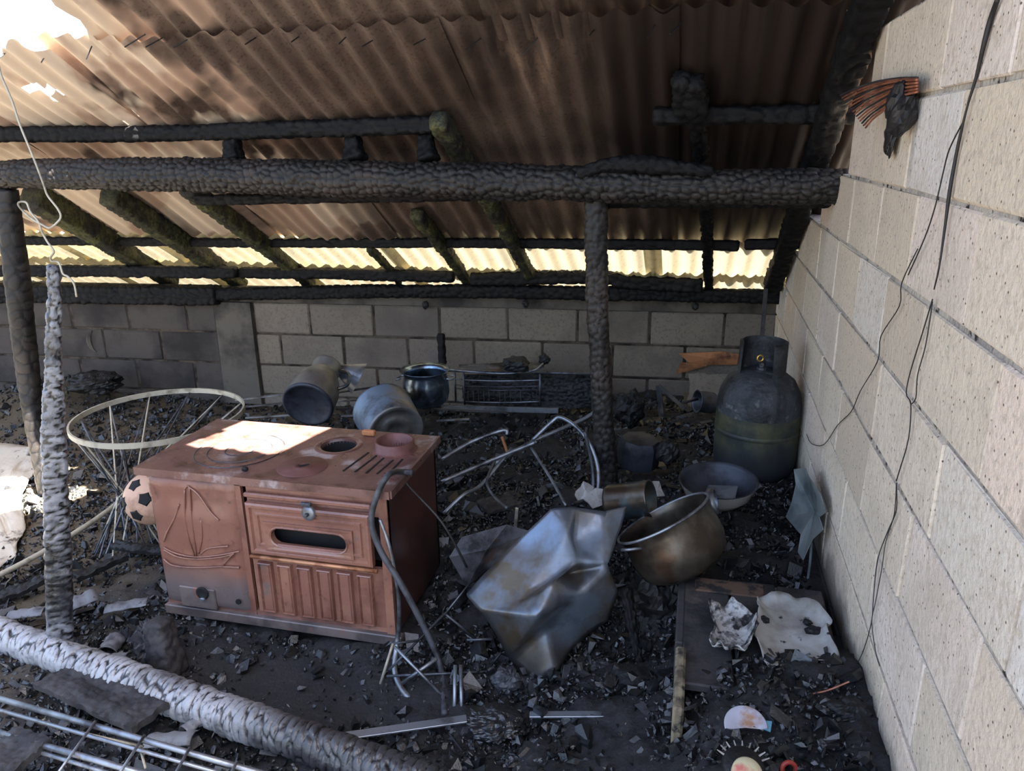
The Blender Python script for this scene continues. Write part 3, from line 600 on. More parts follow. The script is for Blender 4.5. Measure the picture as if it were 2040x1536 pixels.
# firebox door at left, slightly ajar at its top
x0, x1 = XL+.002, xd-.010
door = G(); zb_, zt_ = Zb+.008, .572
nx, nz = 24, 30; V = []; 
for j in range(nz+1):
    for i in range(nx+1):
        a, b = i/nx, j/nz; x = x0+(x1-x0)*a; z = zb_+(zt_-zb_)*b
        e = min(a, 1-a, b, 1-b); d = .012*min(1, e/.03)**.5+.004*math.sin(math.pi*a)+.0025*float(vn2(a*5, b*7, 4))*4*min(1, e/.08)
        V.append((x, YF+.004-d, z))
door.add(V, [(j*(nx+1)+i, j*(nx+1)+i+1, (j+1)*(nx+1)+i+1, (j+1)*(nx+1)+i) for j in range(nz) for i in range(nx)])
fdoor = part_label(door.build('firebox_door', [menamf], stove, smooth=True), 'left firebox door embossed with a sailing boat')
# lower smoked zone as its own panel (ash box cover)
def strip(pts, r, d=.017, m=menam, nm='embossed_line', par=fdoor, sm=4, seg=6):
    g = G(); g.tube([Sf(u, v, d) for u, v in pts], r, seg, smooth=sm); return g.build(nm, m, par, smooth=True)
def c7(x, y): return 260+x/2.953, 820+y/2.953
em = G()
for pts in ([(318, 460), (322, 620), (345, 760), (375, 850)], [(345, 440), (362, 640), (385, 850)], [(318, 460), (330, 440), (345, 440)], [(345, 445), (400, 490), (470, 590), (520, 640)],
            [(285, 545), (262, 620), (215, 710), (165, 765)], [(415, 640), (420, 740), (400, 835)], [(175, 800), (270, 835), (380, 855), (520, 845), (640, 822)], [(180, 812), (280, 855), (400, 868), (540, 855), (610, 835)],
            [(600, 840), (565, 880), (545, 915), (640, 915)], [(165, 868), (250, 905), (380, 918), (560, 912), (640, 922)], [(410, 840), (460, 805), (575, 792)]):
    em.tube([Sf(*c7(max(196, p[0]), p[1]), .0150) for p in pts], .0030, 6, smooth=5)
em.build('sailboat_emboss', menam, fdoor, smooth=True)
ash = G(); a = Sf(*c7(305, 1005)); b = Sf(*c7(530, 1150))
g = G(); g.cbox(((a[0]+b[0])/2, YF-.014, (a[2]+b[2])/2), (b[0]-a[0], .014, a[2]-b[2]), .003)
ashd = part_label(g.build('ash_door', menamd, stove), 'small grey scorched ash door')
k = Sf(*c7(425, 1065), .022)
g = G(); g.lathe([(0, .0), (.022, 0), (.024, .004), (.018, .006), (.012, .003), (0, .003)], k, (0, -1, 0), 20); g.build('air_disc', mblack, ashd, smooth=True)
k = Sf(*c7(425, 1105), .03); g = G(); g.cbox(k, (.016, .01, .012), .002); g.build('knob', mgalv, ashd)
k = Sf(*c7(635, 1118), .018); g = G(); g.lathe([(0, .004), (.009, .004), (.010, 0)], k, (0, -1, 0), 16); g.build('rivet', mblack, stove)
# oven door (rectangle with a stadium window)
def rectpts(a, b, n=12):
    (x0, z0), (x1, z1) = a, b; o = []
    for i in range(n): o.append((x0+(x1-x0)*i/n, z0))
    for i in range(n): o.append((x1, z0+(z1-z0)*i/n))
    for i in range(n): o.append((x1+(x0-x1)*i/n, z1))
    for i in range(n): o.append((x0, z1+(z0-z1)*i/n))
    return o
def stadium(cx, cz, hw, hh, n=48):
    o = []; cor = rectpts((cx-hw, cz-hh), (cx+hw, cz+hh), n//4)
    for x, z in cor:
        dx, dz = x-cx, z-cz; s_ = hw-hh
        ex = max(-s_, min(s_, dx)); vx, vz = dx-ex, dz; l = math.hypot(vx, vz) or 1
        if abs(dx) <= s_: o.append((x, cz+math.copysign(hh, dz) if abs(dz) > 1e-6 else z))
        else: o.append((cx+ex+vx/l*hh, cz+vz/l*hh))
    return o
# corners of oven door in px (front plane): measured
ul = fx(*c7(690, 535)); lr = fx(*c7(1430, 900)); ur = fx(*c7(1420, 590)); ll = fx(*c7(720, 825))
ox0, ox1 = (ul[0]+ll[0])/2, (ur[0]+lr[0])/2; oz1, oz0 = (ul[1]+ur[1])/2, (ll[1]+lr[1])/2
wl = fx(*c7(835, 715)); wr = fx(*c7(1283, 780)); wc = ((wl[0]+wr[0])/2, (wl[1]+wr[1])/2); hw = (wr[0]-wl[0])/2; hh = .033
def bridge(g, loops):      # loops: list of (pts, y)
    base = g.n
    for pts, y in loops:
        g.add([(x, y, z) for x, z in pts], [])
    n = len(loops[0][0])
    F = []
    for l in range(len(loops)-1):
        for i in range(n):
            a = l*n+i; b = l*n+(i+1) % n; F.append((a, b, b+n, a+n))
    s_ = g.n; g.f += [tuple(base+q for q in f) for f in F]; g.mi += [0]*len(F)
g = G(); y0 = YF-.004
def rr(inset, ze=0): return rectpts((ox0+inset, oz0+inset), (ox1-inset, oz1-inset))
L_ = [(rr(0), y0+.01), (rr(0), y0-.010), (rr(.006), y0-.014), (rr(.014), y0-.014), (rr(.019), y0-.006), (rr(.030), y0-.006), (rr(.034), y0-.011), (rr(.040), y0-.011), (rr(.044), y0-.005),]
ins = [(wc[0]-hw-.022, wc[1]-hh-.018), (wc[0]+hw+.022, wc[1]+hh+.018)]
q0 = rectpts(*ins); q1 = rectpts((ins[0][0]+.006, ins[0][1]+.006), (ins[1][0]-.006, ins[1][1]-.006))
L_ += [(q0, y0-.005), (q0, y0-.012), (q1, y0-.012), (stadium(*wc, hw+.005, hh+.005), y0-.009), (stadium(*wc, hw+.002, hh+.002), y0-.013), (stadium(*wc, hw-.002, hh-.002), y0-.010), (stadium(*wc, hw-.002, hh-.002), y0+.012)]
bridge(g, L_)
od = part_label(g.build('oven_door', menam, stove), 'oven door with stepped borders and an oval window opening')
g = G(); g.box((wc[0], YF+.05, wc[1]), (hw*2+.2, .004, .16)); g.build('oven_cavity', mblack, stove)
g = G(); k = A([wc[0]+.012, y0-.02, oz1-.012]); k = Sf(*c7(1045, 600), .022)
g.lathe([(0, .006), (.012, .006), (.021, .003), (.023, 0), (.023, -.008)], k, (0, -1, 0), 24, squash=1.1); lt = part_label(g.build('latch_plate', mgalv, stove, smooth=True), 'grey metal door latch')
g = G(); g.cbox(k+A([0, -.008, .036]), (.036, .012, .012), .002); g.build('latch_catch', mgalvd, lt); g = G(); g.cbox(k+A([0, -.012, 0]), (.012, .014, .01), .002); g.build('latch_knob', mgalvd, lt)
g = G(); g.box(((ox0+XR)/2-.004, YF+.012, (oz1+.575)/2), (XR-ox0, .008, .585-oz1+.02)); g.build('upper_strip', menam, stove)
# raised rules above the oven door and hinge rod
for (p, q) in (((680, 415), (1430, 480)), ((690, 490), (1410, 560))):
    a = Sf(*c7(*p), .004); b = Sf(*c7(*q), .004); z = (a[2]+b[2])/2
    g = G(); g.cbox(((ox0+ox1)/2, YF-.004, z), (ox1-ox0+.01, .014, .016), .004); g.build('front_rule', menam, stove)
g = G(); zr = oz0-.012; g.tube([(ox0-.004, YF-.012, zr), (ox1+.012, YF-.012, zr)], .0075, 10); part_label(g.build('hinge_rod', mgold, stove, smooth=True), 'scuffed hinge rod under the oven door')
g = G(); g.box(((ox0+XR)/2-.004, YF+.010, (zr+Zb)/2), (XR-ox0+.01, .012, zr-Zb)); drw = part_label(g.build('lower_panel', menam, stove), 'lower front with six pressed panels')
zt1 = zr-.022; zb1 = Zb+.022
for i in range(6):
    cx = ox0+.012+.0705*i+.026; g = G(); rp_ = lambda e: rectpts((cx-.026+e, zb1+e), (cx+.026-e, zt1-e), 3)
    n_ = g.n
    bridge(g, [(rp_(0), YF+.004), (rp_(.002), YF-.010), (rp_(.005), YF-.012), (rp_(.008), YF-.004), (rp_(.012), YF-.009)])
    base = 4*12; g.f.append(tuple(range(base, base+12))); g.mi.append(0)
    g.build('pressed_panel', menam, drw)
# plinth and feet
g = G(); zp = Zb; g.cbox(((XL+XR)/2+.01, YF+.0, zp-.018), (XR-XL+.03, .03, .036), .003); g.build('plinth', menamd, stove)
g = G(); g.cbox(((XL+XR)/2, YB-.02, zp-.018), (XR-XL, .03, .036), .003); g.build('plinth', mside, stove)
for fxx, fyy in ((XR-.04, YF+.02), (XR-.04, YB-.04), (XL+.05, YB-.04), (XL+.05, YF+.03)):
    g = G(); g.cbox((fxx, fyy, .028), (.055, .05, .085), .004); g.build('foot', mring if fxx > -1.2 else menamd, stove)
# hob plate made as tiles with round holes
def tile(g, x0, x1, y0, y1, holes):
    if not holes:
        g.box(((x0+x1)/2, (y0+y1)/2, ZT-.008), (x1-x0, y1-y0, .016)); return
    (cx, cy, r) = holes[0]
    n = 48; sqp = rectpts((x0, y0), (x1, y1), 12); cir = []
    for x, y in sqp:
        a = math.atan2(y-cy, x-cx); cir.append((cx+r*math.cos(a), cy+r*math.sin(a)))
    b = g.n
    g.add([(x, y, ZT-.016) for x, y in sqp]+[(x, y, ZT) for x, y in sqp]+[(x, y, ZT) for x, y in cir]+[(x, y, ZT-.016) for x, y in cir],
          [(l*n+i, l*n+(i+1) % n, (l+1)*n+(i+1) % n, (l+1)*n+i) for l in range(3) for i in range(n)])
Ht = atz(675, 887, ZT); Hf = atz(787, 895, ZT); Hl = atz(478, 897, ZT); Hs = atz(603, 930, ZT)
g = G()
xa = Ht[0]-.10; xb = Ht[0]+.085; ym = Ht[1]-.085; y_0, y_1 = 1.925, YB
tile(g, TL, xa, y_0, y_1, []); tile(g, xa, xb, y_0, ym, []); tile(g, xa, xb, ym, y_1, [(Ht[0], Ht[1], .062)]); 
xc = Hf[0]+.075
tile(g, xb, xc, y_0, Hf[1]-.075, []); tile(g, xb, xc, Hf[1]-.075, y_1, [(Hf[0], Hf[1], .058)]); tile(g, xc, TR, y_0, y_1, [])
hob = part_label(g.build('hob_plate', mtop, stove), 'rusty brown hob plate with bare patches')
g = G(); g.box(((TL+TR)/2, y_0-.003, ZT-.012), (TR-TL, .008, .026)); g.box((TR+.002, (y_0+y_1)/2, ZT-.012), (.008, y_1-y_0, .026)); g.build('hob_edge', mtop, hob)
g = G(); g.lathe([(.062, 0), (.070, .003), (.078, .003), (.084, .0)], (Ht[0], Ht[1], ZT), (0, 0, 1), 40); g.build('burner_rim', mtop, hob, smooth=True)
g = G(); g.lathe([(.062, -.01), (.062, -.10), (0, -.10)], (Ht[0], Ht[1], ZT), (0, 0, 1), 32); part_label(g.build('burner_well', mblack, hob), 'open dark pot hole')
for r_, w_ in ((.150, .004), (.108, .0035), (.05, .003)):
    g = G(); g.lathe([(r_-w_, .0008), (r_-w_*.5, .003), (r_, .0008)], (Hl[0], Hl[1]+.0, ZT), (0, 0, 1), 56); g.build('cooking_ring', mgalvd, hob, smooth=True)
g = G(); g.lathe([(.0, .003), (.012, .003), (.014, .006), (.03, .006), (.032, .003), (.078, .004), (.082, .0005)], (Hs[0], Hs[1], ZT), (0, 0, 1), 44); sd = part_label(g.build('lid_disc', mring, hob, smooth=True), 'small rust red cooking lid')
g = G(); g.box((Hs[0]+.006, Hs[1], ZT+.0065), (.034, .007, .003), [[.8, -.6, 0], [.6, .8, 0], [0, 0, 1]]); g.build('lifter_slot', mblack, sd)
g = G(); g.lathe([(.058, -.06), (.058, .034), (.062, .036), (.067, .034), (.067, .006), (.074, .002), (.078, 0)], (Hf[0], Hf[1], ZT), (0, 0, 1), 44); part_label(g.build('flue_collar', mring, stove, smooth=True), 'raised round flue collar')
for i, (p, q) in enumerate((((1250, 350), (1400, 240)), ((1320, 355), (1448, 258)), ((1385, 362), (1490, 272)), ((1450, 366), (1545, 285)), ((1510, 372), (1600, 280)))):
    a = atz(*c7(*p), ZT+.001); b = atz(*c7(*q), ZT+.001); g = G(); g.beam(a, b, .006, .002); g.build('vent_slot', mblack, hob)
tag(G().cbox(atz(488, 934, ZT+.007), (.02, .016, .014), .004).build('ember_lump', mchar), 'small black cinder on the front edge of the hob', 'cinder')
g = G(); k = atz(735, 862, ZT+.012); g.cbox(k, (.05, .02, .02), .004); o = g.build('charred_block', mwood); tag(o, 'small charred end of wood at the back edge of the hob', 'wood piece')
# hose over the stove's corner
hz_ = [atz(800, 940, ZT+.012), aty(775, 945, 1.93)+A([0, 0, 0]), aty(752, 985, 1.90), aty(740, 1040, 1.885), aty(760, 1100, 1.88), aty(800, 1165, 1.87), aty(850, 1260, 1.87), aty(878, 1330, 1.84), atz(886, 1425, .05)]
g = G(); g.tube([atz(822, 942, ZT+.01)]+hz_, .0095, 12, smooth=8)
tag(g.build('gas_hose', mrub, smooth=True), 'thick burnt grey hose draped over the front right corner of the stove', 'hose')
g = G(); g.tube([aty(757, 1035, 1.895), aty(776, 1090, 1.885), aty(793, 1180, 1.88), aty(795, 1240, 1.88), aty(790, 1290, 1.86), atz(788, 1345, .05), atz(820, 1395, .03), atz(885, 1422, .03)], [.005, .006, .008, .009, .010], 10, smooth=8)
tag(g.build('bent_tube', mgalv, smooth=True), 'curved bare metal tube beside the right stove foot', 'tube')
g = G(); g.tube([atz(812, 944, ZT+.006), A([XR+.02, 2.05, ZT-.03]), aty(880, 1040, 2.0), aty(930, 1130, 2.02)], .004, 8, smooth=6)
tag(g.build('thin_cable', mwirek, smooth=True), 'thin black cable hanging down the right side of the stove', 'cable')
# ================================================================ WIRE RIM TABLE (hourglass stand)
c = aty(318, 828, 2.62); Rr = .345
rim = thing('wire_stand', (c[0]+.0, c[1], hz(c[0], c[1])), 'round metal hoop stand with zigzag rod legs behind the stove left', 'stand')
ring = [c+A([Rr*math.cos(a), Rr*math.sin(a), 0]) for a in np.linspace(0, 2*math.pi, 49)[:-1]]
g = G()
n = 48; V = []
for p in ring:
    d = (p-c)/Rr
    for e, h in ((.004, -.011), (.004, .011), (-.004, .011), (-.004, -.011)): V.append(p+d*e+A([0, 0, h]))
g.add(V, [(i*4+k, i*4+(k+1) % 4, ((i+1) % n)*4+(k+1) % 4, ((i+1) % n)*4+k) for i in range(n) for k in range(4)])
part_label(g.build('hoop', mwhite, rim), 'pale flat hoop')
wa = aty(252, 985, 2.42)
NL = 12
for i in range(NL):
    a0 = 2*math.pi*(i+.5)/NL
    top = c+A([Rr*.98*math.cos(a0), Rr*.98*math.sin(a0), -.01])
    for s_ in (-1, 1):
        a1 = a0+s_*1.1; w1 = wa+A([.035*math.cos(a1), .035*math.sin(a1), 0]); a2 = a0+s_*2.0
        b1 = A([wa[0]+.02+.14*math.cos(a2), wa[1]-.05+.14*math.sin(a2), hz(wa[0], wa[1])+.0])
        g = G(); g.tube([top, w1, b1], .0036, 6); g.build('rod', mgalvd if (i+s_) % 3 else mwhite, rim)
# ball behind the stove
bc = aty(303, 992, 2.3)
ball = thing('ball', bc-A([0, 0, .11]), 'scorched peach coloured ball with dark patches half hidden behind the stove', 'ball')
g = G(); g.lathe([(.105*math.sin(t), -.105*math.cos(t)) for t in np.linspace(0, math.pi, 18)], bc, (0, 0, 1), 28); g.build('ball_skin', mball, ball, smooth=True)
for dx, dz in ((-.3, .6), (.2, .1), (-.75, -.1), (-.2, -.55), (.5, .7)):
    dd = cdir(dx, dz, -math.sqrt(max(.05, 1-dx*dx-dz*dz))); g = G(); g.lathe([(0, .107), (.022, .1062), (.032, .098)], bc, dd, 5); g.build('dark_patch', mblack, ball)
# pale pole on the ground
g = G(); g.tube([atz(-40, 1165, .06), atz(80, 1103, .06), atz(190, 1035, .065), atz(258, 983, .07)], .011, 10, smooth=4)
tag(g.build('pole', mwhite, smooth=True), 'long pale cream pole lying on the ashes at the left', 'pole')
# ================================================================ BACK ROW OF METALWARE
jb = aty(613, 806, 2.95); jax = cdir(.10, .58, .80)
jug = thing('milk_can', jb-A([0, 0, .13]), 'grey metal jug lying tipped with its dark round base facing out', 'jug')
R0 = .118
g = G(); g.lathe([(R0, 0), (R0*1.0, .02), (R0*.97, .10), (R0*.84, .17), (R0*.66, .215), (R0*.56, .235), (R0*.58, .25), (R0*.60, .29), (R0*.62, .30), (R0*.57, .30), (R0*.5, .24)], jb, jax, 44); g.build('body', malu, jug, smooth=True)
g = G(); g.lathe([(0, .004), (R0*.86, .002), (R0*.9, -.006), (R0, -.004), (R0*1.01, .006)], jb, jax, 44); part_label(g.build('base', maludark, jug, smooth=True), 'soot dark round base')
g = G(); g.tube([jb+jax*.10+cdir(.9, .1, -.1)*.112, jb+jax*.13+cdir(.95, .1, -.1)*.15, jb+jax*.22+cdir(.9, .1, -.1)*.13, jb+jax*.26+cdir(.9, .1, 0)*.07], .009, 8, smooth=5); g.build('handle', mtemper, jug, smooth=True)
fc = aty(700, 742, 3.3)
g = G(); g.lathe([(.085, 0), (.083, .004), (.030, .10), (.016, .12), (.012, .17), (.009, .17), (.013, .12), (.027, .10), (.080, .002)], fc+A([.04, 0, -.03]), cdir(-.85, .42, -.2), 32)
fn = tag(g.build('funnel', mgalv, smooth=True), 'pale metal funnel shaped cone lying against the back wall beside the jug', 'funnel')
g = G(); g.tube([fc+cdir(-.9, .2, -.1)*.05, fc+cdir(-1, .5, -.1)*.09, fc+cdir(-1, 0, -.1)*.12, fc+cdir(-1, -.6, -.1)*.09], .005, 6, smooth=5)
tag(g.build('wire_loop', mgalv, smooth=True), 'small bent metal loop between the jug and the funnel', 'wire')
kb = aty(790, 860, 2.66); kax = cdir(-.42, .40, .81)
buc = thing('bucket', kb-A([0, 0, .13]), 'blue grey zinc bucket tipped over behind the flue collar', 'bucket')
R0 = .112
g = G(); g.lathe([(R0, 0), (R0*1.02, .01), (R0*1.08, .10), (R0*1.12, .19), (R0*1.15, .195), (R0*1.1, .19), (R0*1.0, .05)], kb, kax, 44, noise=.012); g.build('body', mzinc, buc, smooth=True)
g = G(); g.lathe([(0, .012), (.03, .012), (.034, .007), (.06, .007), (.064, .012), (.088, .012), (.094, .004), (R0*.97, -.004), (R0*1.02, -.002), (R0*1.02, .01)], kb, kax, 44); part_label(g.build('base', malu, buc, smooth=True), 'ribbed round base')
# round pot standing at the back
pc = aty(850, 803, 3.45); 
pot = thing('cooking_pot', pc, 'shiny blue tempered steel pot with a flared rim near the back wall', 'pot')
g = G(); s_ = .128
g.lathe([(0, 0), (s_*.7, .0), (s_*.86, .02), (s_*.93, .06), (s_*.9, .12), (s_*.84, .15), (s_*.86, .165), (s_*1.0, .178), (s_*1.0, .181), (s_*.84, .168), (s_*.81, .15), (s_*.88, .08), (s_*.82, .015), (0, .012)], pc, (0, 0, 1), 48); g.build('body', mpotblue, pot, smooth=True)
for sx in (-1, 1):
    g = G(); e = pc+CR*sx*s_*.9+A([0, 0, .14]); g.tube([e+A([0, -.03, 0]), e+CR*sx*.025+A([0, -.025, -.005]), e+CR*sx*.025+A([0, .025, -.005]), e+A([0, .03, 0])], .005, 8, smooth=5); g.build('handle', mgalv, pot, smooth=True)
# stacked metal strips lying between jug and pot
ST = [((470, 797), (585, 783), 3.35), ((470, 812), (600, 800), 3.25), ((490, 832), (600, 826), 3.15), ((672, 782), (776, 767), 3.25), ((665, 800), (800, 790), 3.3), ((670, 815), (720, 812), 3.1), ((680, 828), (718, 828), 3.05), ((860, 815), (1010, 822), 3.5), ((870, 838), (935, 835), 3.3)]
SL = ['uppermost of three flat metal strips left of the jug', 'middle of three flat metal strips left of the jug', 'lowest of three flat metal strips left of the jug',
      'short slanting metal strip just right of the jug', 'long metal strip running behind the zinc bucket', 'short metal strip between jug base and bucket, upper one', 'short metal strip between jug base and bucket, lower one',
      'flat metal strip lying right of the blue tempered pot', 'flat metal strip lower right behind the zinc bucket']
for i, (p, q, y) in enumerate(ST):
    a = aty(*p, y); b = aty(*q, y+.02); g = G(); g.cbox((0, 0, 0), (1, 1, 1), .001); g = G(); g.beam(a, b, .02, .006, ch=.001)
    tag(g.build('metal_strip', mgalvd if i % 2 else mgalv), SL[i], 'metal strip', 'metal strips in the scrap by the back wall')
# wire dish rack with burnt block
YK = 3.75
rack = thing('dish_rack', aty(1040, 822, YK), 'wire dish rack with sagging rods against the back wall', 'rack')
g = G()
top = [aty(884, 735, YK), aty(930, 740, YK), aty(1000, 744, YK), aty(1060, 739, YK), aty(1082, 724, YK+.05)]
g.tube(top, .006, 6, smooth=5); g.build('top_rail', mgalv, rack, smooth=True)
g = G(); g.tube([aty(1060, 742, YK), aty(1190, 745, YK)], .008, 6); g.build('top_rail', mgalvd, rack, smooth=True)
for (p, q) in (((906, 740), (908, 800)), ((923, 740), (926, 806)), ((1076, 742), (1076, 806)), ((1178, 745), (1180, 812))):
    g = G(); g.tube([aty(*p, YK), aty(*q, YK)], .006, 6); g.build('upright', mgalvd, rack, smooth=True)
for (v, rr_) in ((757, .004), (769, .0025), (776, .0025), (800, .004)):
    g = G(); g.tube([aty(906, v-3, YK), aty(930, v, YK), aty(1000, v+2, YK), aty(1075, v, YK)], rr_, 6, smooth=4); g.build('rod', mgalv if rr_ > .003 else mgalvd, rack, smooth=True)
for i in range(14):
    u = 932+i*10.5; g = G(); g.tube([aty(u, 778, YK), aty(u+1, 802, YK)], .0018, 5); g.build('thin_rod', mgalvd, rack)
g = G(); g.beam(aty(880, 812, YK-.1), aty(1113, 818, YK-.1), .02, .028, ch=.002); o = g.build('base_rail', mgalv, rack)
def charboard(name, c4, th, label, m=mchar, cell=.02, dep=.006, cat='board', seed=1, n=90):
    """c4: four corners (bl, br, tr, tl); top face cracked into cells"""
    a, b, c_, d = [np.asarray(q, float) for q in c4]; nrm = np.cross(b-a, d-a); nrm /= np.linalg.norm(nrm)
    W_ = np.linalg.norm(b-a); H_ = np.linalg.norm(d-a); nu = max(4, min(n, int(W_/.006))); nv = max(4, min(n, int(H_/.006)))
    u, v = np.meshgrid(np.linspace(0, 1, nu+1), np.linspace(0, 1, nv+1))
    f1, ed, cid = vor(u*W_/cell, v*H_/(cell*.7), None, seed); hgt = dep*(np.clip(ed/.3, 0, 1)**.6)+dep*.6*cid+fbm(u*3, v*3, 3, seed)*dep*2
    P = a*((1-u)*(1-v))[..., None]+b*(u*(1-v))[..., None]+c_*(u*v)[..., None]+d*((1-u)*v)[..., None]
    P += (fbm(u*4, v*4+9, 3, seed)[..., None])*(b-a)/W_*.012*((u < .01)+(u > .99))[..., None]+(fbm(u*4, v*4+3, 3, seed)[..., None])*(d-a)/H_*.012*((v < .01)+(v > .99))[..., None]
    T_ = P+nrm*hgt[..., None]; B_ = P-nrm*th; nn = (nu+1)*(nv+1); g = G(); I = np.arange(nn).reshape(nv+1, nu+1)
    Fq = np.stack([I[:-1, :-1], I[:-1, 1:], I[1:, 1:], I[1:, :-1]], -1).reshape(-1, 4)
    edge = list(I[0])+list(I[1:, -1])+list(I[-1, -2::-1])+list(I[-2:0:-1, 0])
    Fe = [(edge[i]+nn, edge[(i+1) % len(edge)]+nn, edge[(i+1) % len(edge)], edge[i]) for i in range(len(edge))]
    g.add(np.concatenate([T_.reshape(-1, 3), B_.reshape(-1, 3)]), Fq.tolist()+(Fq[:, ::-1]+nn).tolist()+Fe)
    o = g.build(name, m, smooth=True, auto=50)
    return tag(o, label, cat)
charboard('crackled_board', [aty(925, 806, YK+.06), aty(1178, 815, YK+.06), aty(1178, 748, YK+.1), aty(925, 745, YK+.1)], .03, 'crackled black board standing behind the wire rack', cell=.028, dep=.010, seed=61)
def lump(name, c, size, label, m=mchar, cat='lump', seed=1, n=26, amp=.35, fr=2.5):
    V = []; 
    th = np.linspace(0, math.pi, n//2+1); ph = np.linspace(0, 2*math.pi, n+1)[:-1]; T, Pp = np.meshgrid(th, ph, indexing='ij')
    x = np.sin(T)*np.cos(Pp); y = np.sin(T)*np.sin(Pp); z = np.cos(T)
    r = 1+amp*fbm(x*fr+seed, y*fr+z*fr*1.3, 3, seed)+amp*.5*fbm(z*fr*2+seed, x*fr*2-y, 2, seed+4)
    P = np.stack([x*r*size[0], y*r*size[1], z*r*size[2]], -1)+np.asarray(c)
    I = np.arange(P.shape[0]*n).reshape(-1, n); J = np.roll(I, -1, 1)
    g = G(); g.add(P.reshape(-1, 3), np.stack([I[:-1], J[:-1], J[1:], I[1:]], -1).reshape(-1, 4)[:, ::-1].tolist())
    return tag(g.build(name, m, smooth=False), label, cat)
lump('charred_cloth', aty(1028, 726, YK), (.075, .05, .045), 'black charred lump lying on top of the wire rack', seed=3)
charboard('burnt_tray', [aty(912, 740, YK), aty(1090, 742, YK-.02), aty(1080, 722, YK+.1), aty(915, 728, YK+.1)], .004, 'thin warped tray on top of the wire rack', m=mgalvd, cell=.06, dep=.004, cat='tray', seed=9)
lump('charred_lump', aty(1084, 716, YK+.1), (.03, .03, .03), 'small black clinker leaning on the back wall above the rack', seed=5)
charlog('stake', [aty(878, 664, 4.05), aty(882, 735, 4.0), aty(884, 780, 3.98)], .022, .05, 6, .003, mchar, 'short burnt stick upright against the back wall behind the steel pot', 'stick', seed=63, sq=.8)
lump('dark_heap', aty(190, 762, 3.75), (.16, .12, .07), 'black charred heap against the back wall far left', seed=8, n=40)
# grey tubes of a broken frame
TB = [('top of the broken frame, longest grey tube running up to the middle post', [(1205, 800), (1168, 832), (1060, 880), (985, 925)], (3.05, 3.0, 2.85, 2.75), .0085),
      ('grey tube with a bent end just right of the stove', [(880, 915), (940, 880), (1003, 857), (1010, 866)], (2.75, 2.85, 2.9, 2.9), .0085),
      ('pale grey tube slanting down to the lower right stove side', [(1020, 893), (960, 965), (925, 985), (884, 1023)], (2.8, 2.65, 2.55, 2.5), .0075),
      ('grey tube crossing from stove side toward the bucket handle tube', [(880, 960), (960, 925), (1055, 886), (1070, 880)], (2.6, 2.7, 2.8, 2.8), .0085),
      ('bent grey tube arching beside the middle post', [(1060, 878), (1100, 840), (1118, 832), (1150, 852), (1178, 890), (1192, 940), (1186, 990), (1150, 1003)], (2.85, 2.9, 2.9, 2.85, 2.8, 2.75, 2.7, 2.65), .008),
      ('straight grey bar dropping toward the crumpled sheet', [(1058, 892), (1095, 950), (1128, 1008)], (2.8, 2.65, 2.5), .006),
      ('thin dark curved wire in the ashes by the stove', [(985, 920), (970, 960), (985, 990), (1010, 1012)], (2.7, 2.55, 2.5, 2.4), .006),
      ('curved dark tube looping in front of the middle post', [(1165, 860), (1180, 930), (1178, 985), (1140, 1005)], (2.7, 2.7, 2.65, 2.5), .007)]
for lb, pp, yy, r_ in TB:
    g = G(); g.tube([aty(*p, y) for p, y in zip(pp, yy)], r_, 8, smooth=5)
    tag(g.build('metal_tube', mgalv if 'grey' in lb else mgalvd, smooth=True), lb, 'tube')
# ================================================================ GAS CYLINDER
cyl_y = 3.02
cc = aty(1516, 925, cyl_y); cz0 = hz(cc[0], cc[1])-.02; cz0 = .26; cc = A([.285, cyl_y, cz0]); RG = .163
gas = thing('gas_cylinder', cc, 'squat scorched olive gas cylinder in the corner by the block wall', 'gas cylinder')
BH = aty(1516, 735, cyl_y)[2]-cz0+.0
g = G(); g.lathe([(RG*.2, .02), (RG*.86, .03), (RG*.98, .075), (RG, .10), (RG*1.0, BH-.17)], cc, (0, 0, 1), 56); g.build('body', mgas, gas, smooth=True)
g = G(); g.lathe([(RG*1.0, BH-.17), (RG*.99, BH-.13), (RG*.94, BH-.085), (RG*.80, BH-.04), (RG*.6, BH-.015), (RG*.3, BH-.003), (0, BH)], cc, (0, 0, 1), 56); part_label(g.build('shoulder', mgasd, gas, smooth=True), 'blistered sooty shoulder')
g = G(); g.lathe([(RG*1.005, .215), (RG*1.02, .22), (RG*1.02, .228), (RG*1.005, .233)], cc, (0, 0, 1), 56); g.build('weld_band', mgas, gas, smooth=True)
g = G(); g.lathe([(RG*.80, 0), (RG*.82, .035), (RG*.86, .04), (RG*.84, 0)], cc, (0, 0, 1), 40); g.build('foot_ring', mgasd, gas, smooth=True)
g = G(); hc = .148; rc = RG*.56
angs = np.linspace(math.radians(-66), math.radians(196), 37)
V = []
for a in angs:
    for (dr, z) in ((0, BH-.035), (0, BH+hc-.035), (-.012, BH+hc-.030), (-.005, BH-.035)):
        V.append(cc+A([(rc+dr)*math.cos(a), (rc+dr)*math.sin(a), z]))
n = len(angs)
g.add(V, [(i*4+k, (i+1)*4+k, (i+1)*4+(k+1) % 4, i*4+(k+1) % 4) for i in range(n-1) for k in range(4)]+[(0, 1, 2, 3), ((n-1)*4+3, (n-1)*4+2, (n-1)*4+1, (n-1)*4)])
part_label(g.build('collar', mgasd, gas, smooth=True, auto=40), 'open guard collar round the valve')
g = G(); g.lathe([(.02, 0), (.02, .012), (.012, .014), (.012, .04), (0, .04)], cc+A([0, 0, BH-.004]), (0, 0, 1), 14); g.tube([cc+A([-.005, -.01, BH+.03]), cc+A([-.005, -.045, BH+.03])], .008, 8); vl = g.build('valve', mgalvd, gas)
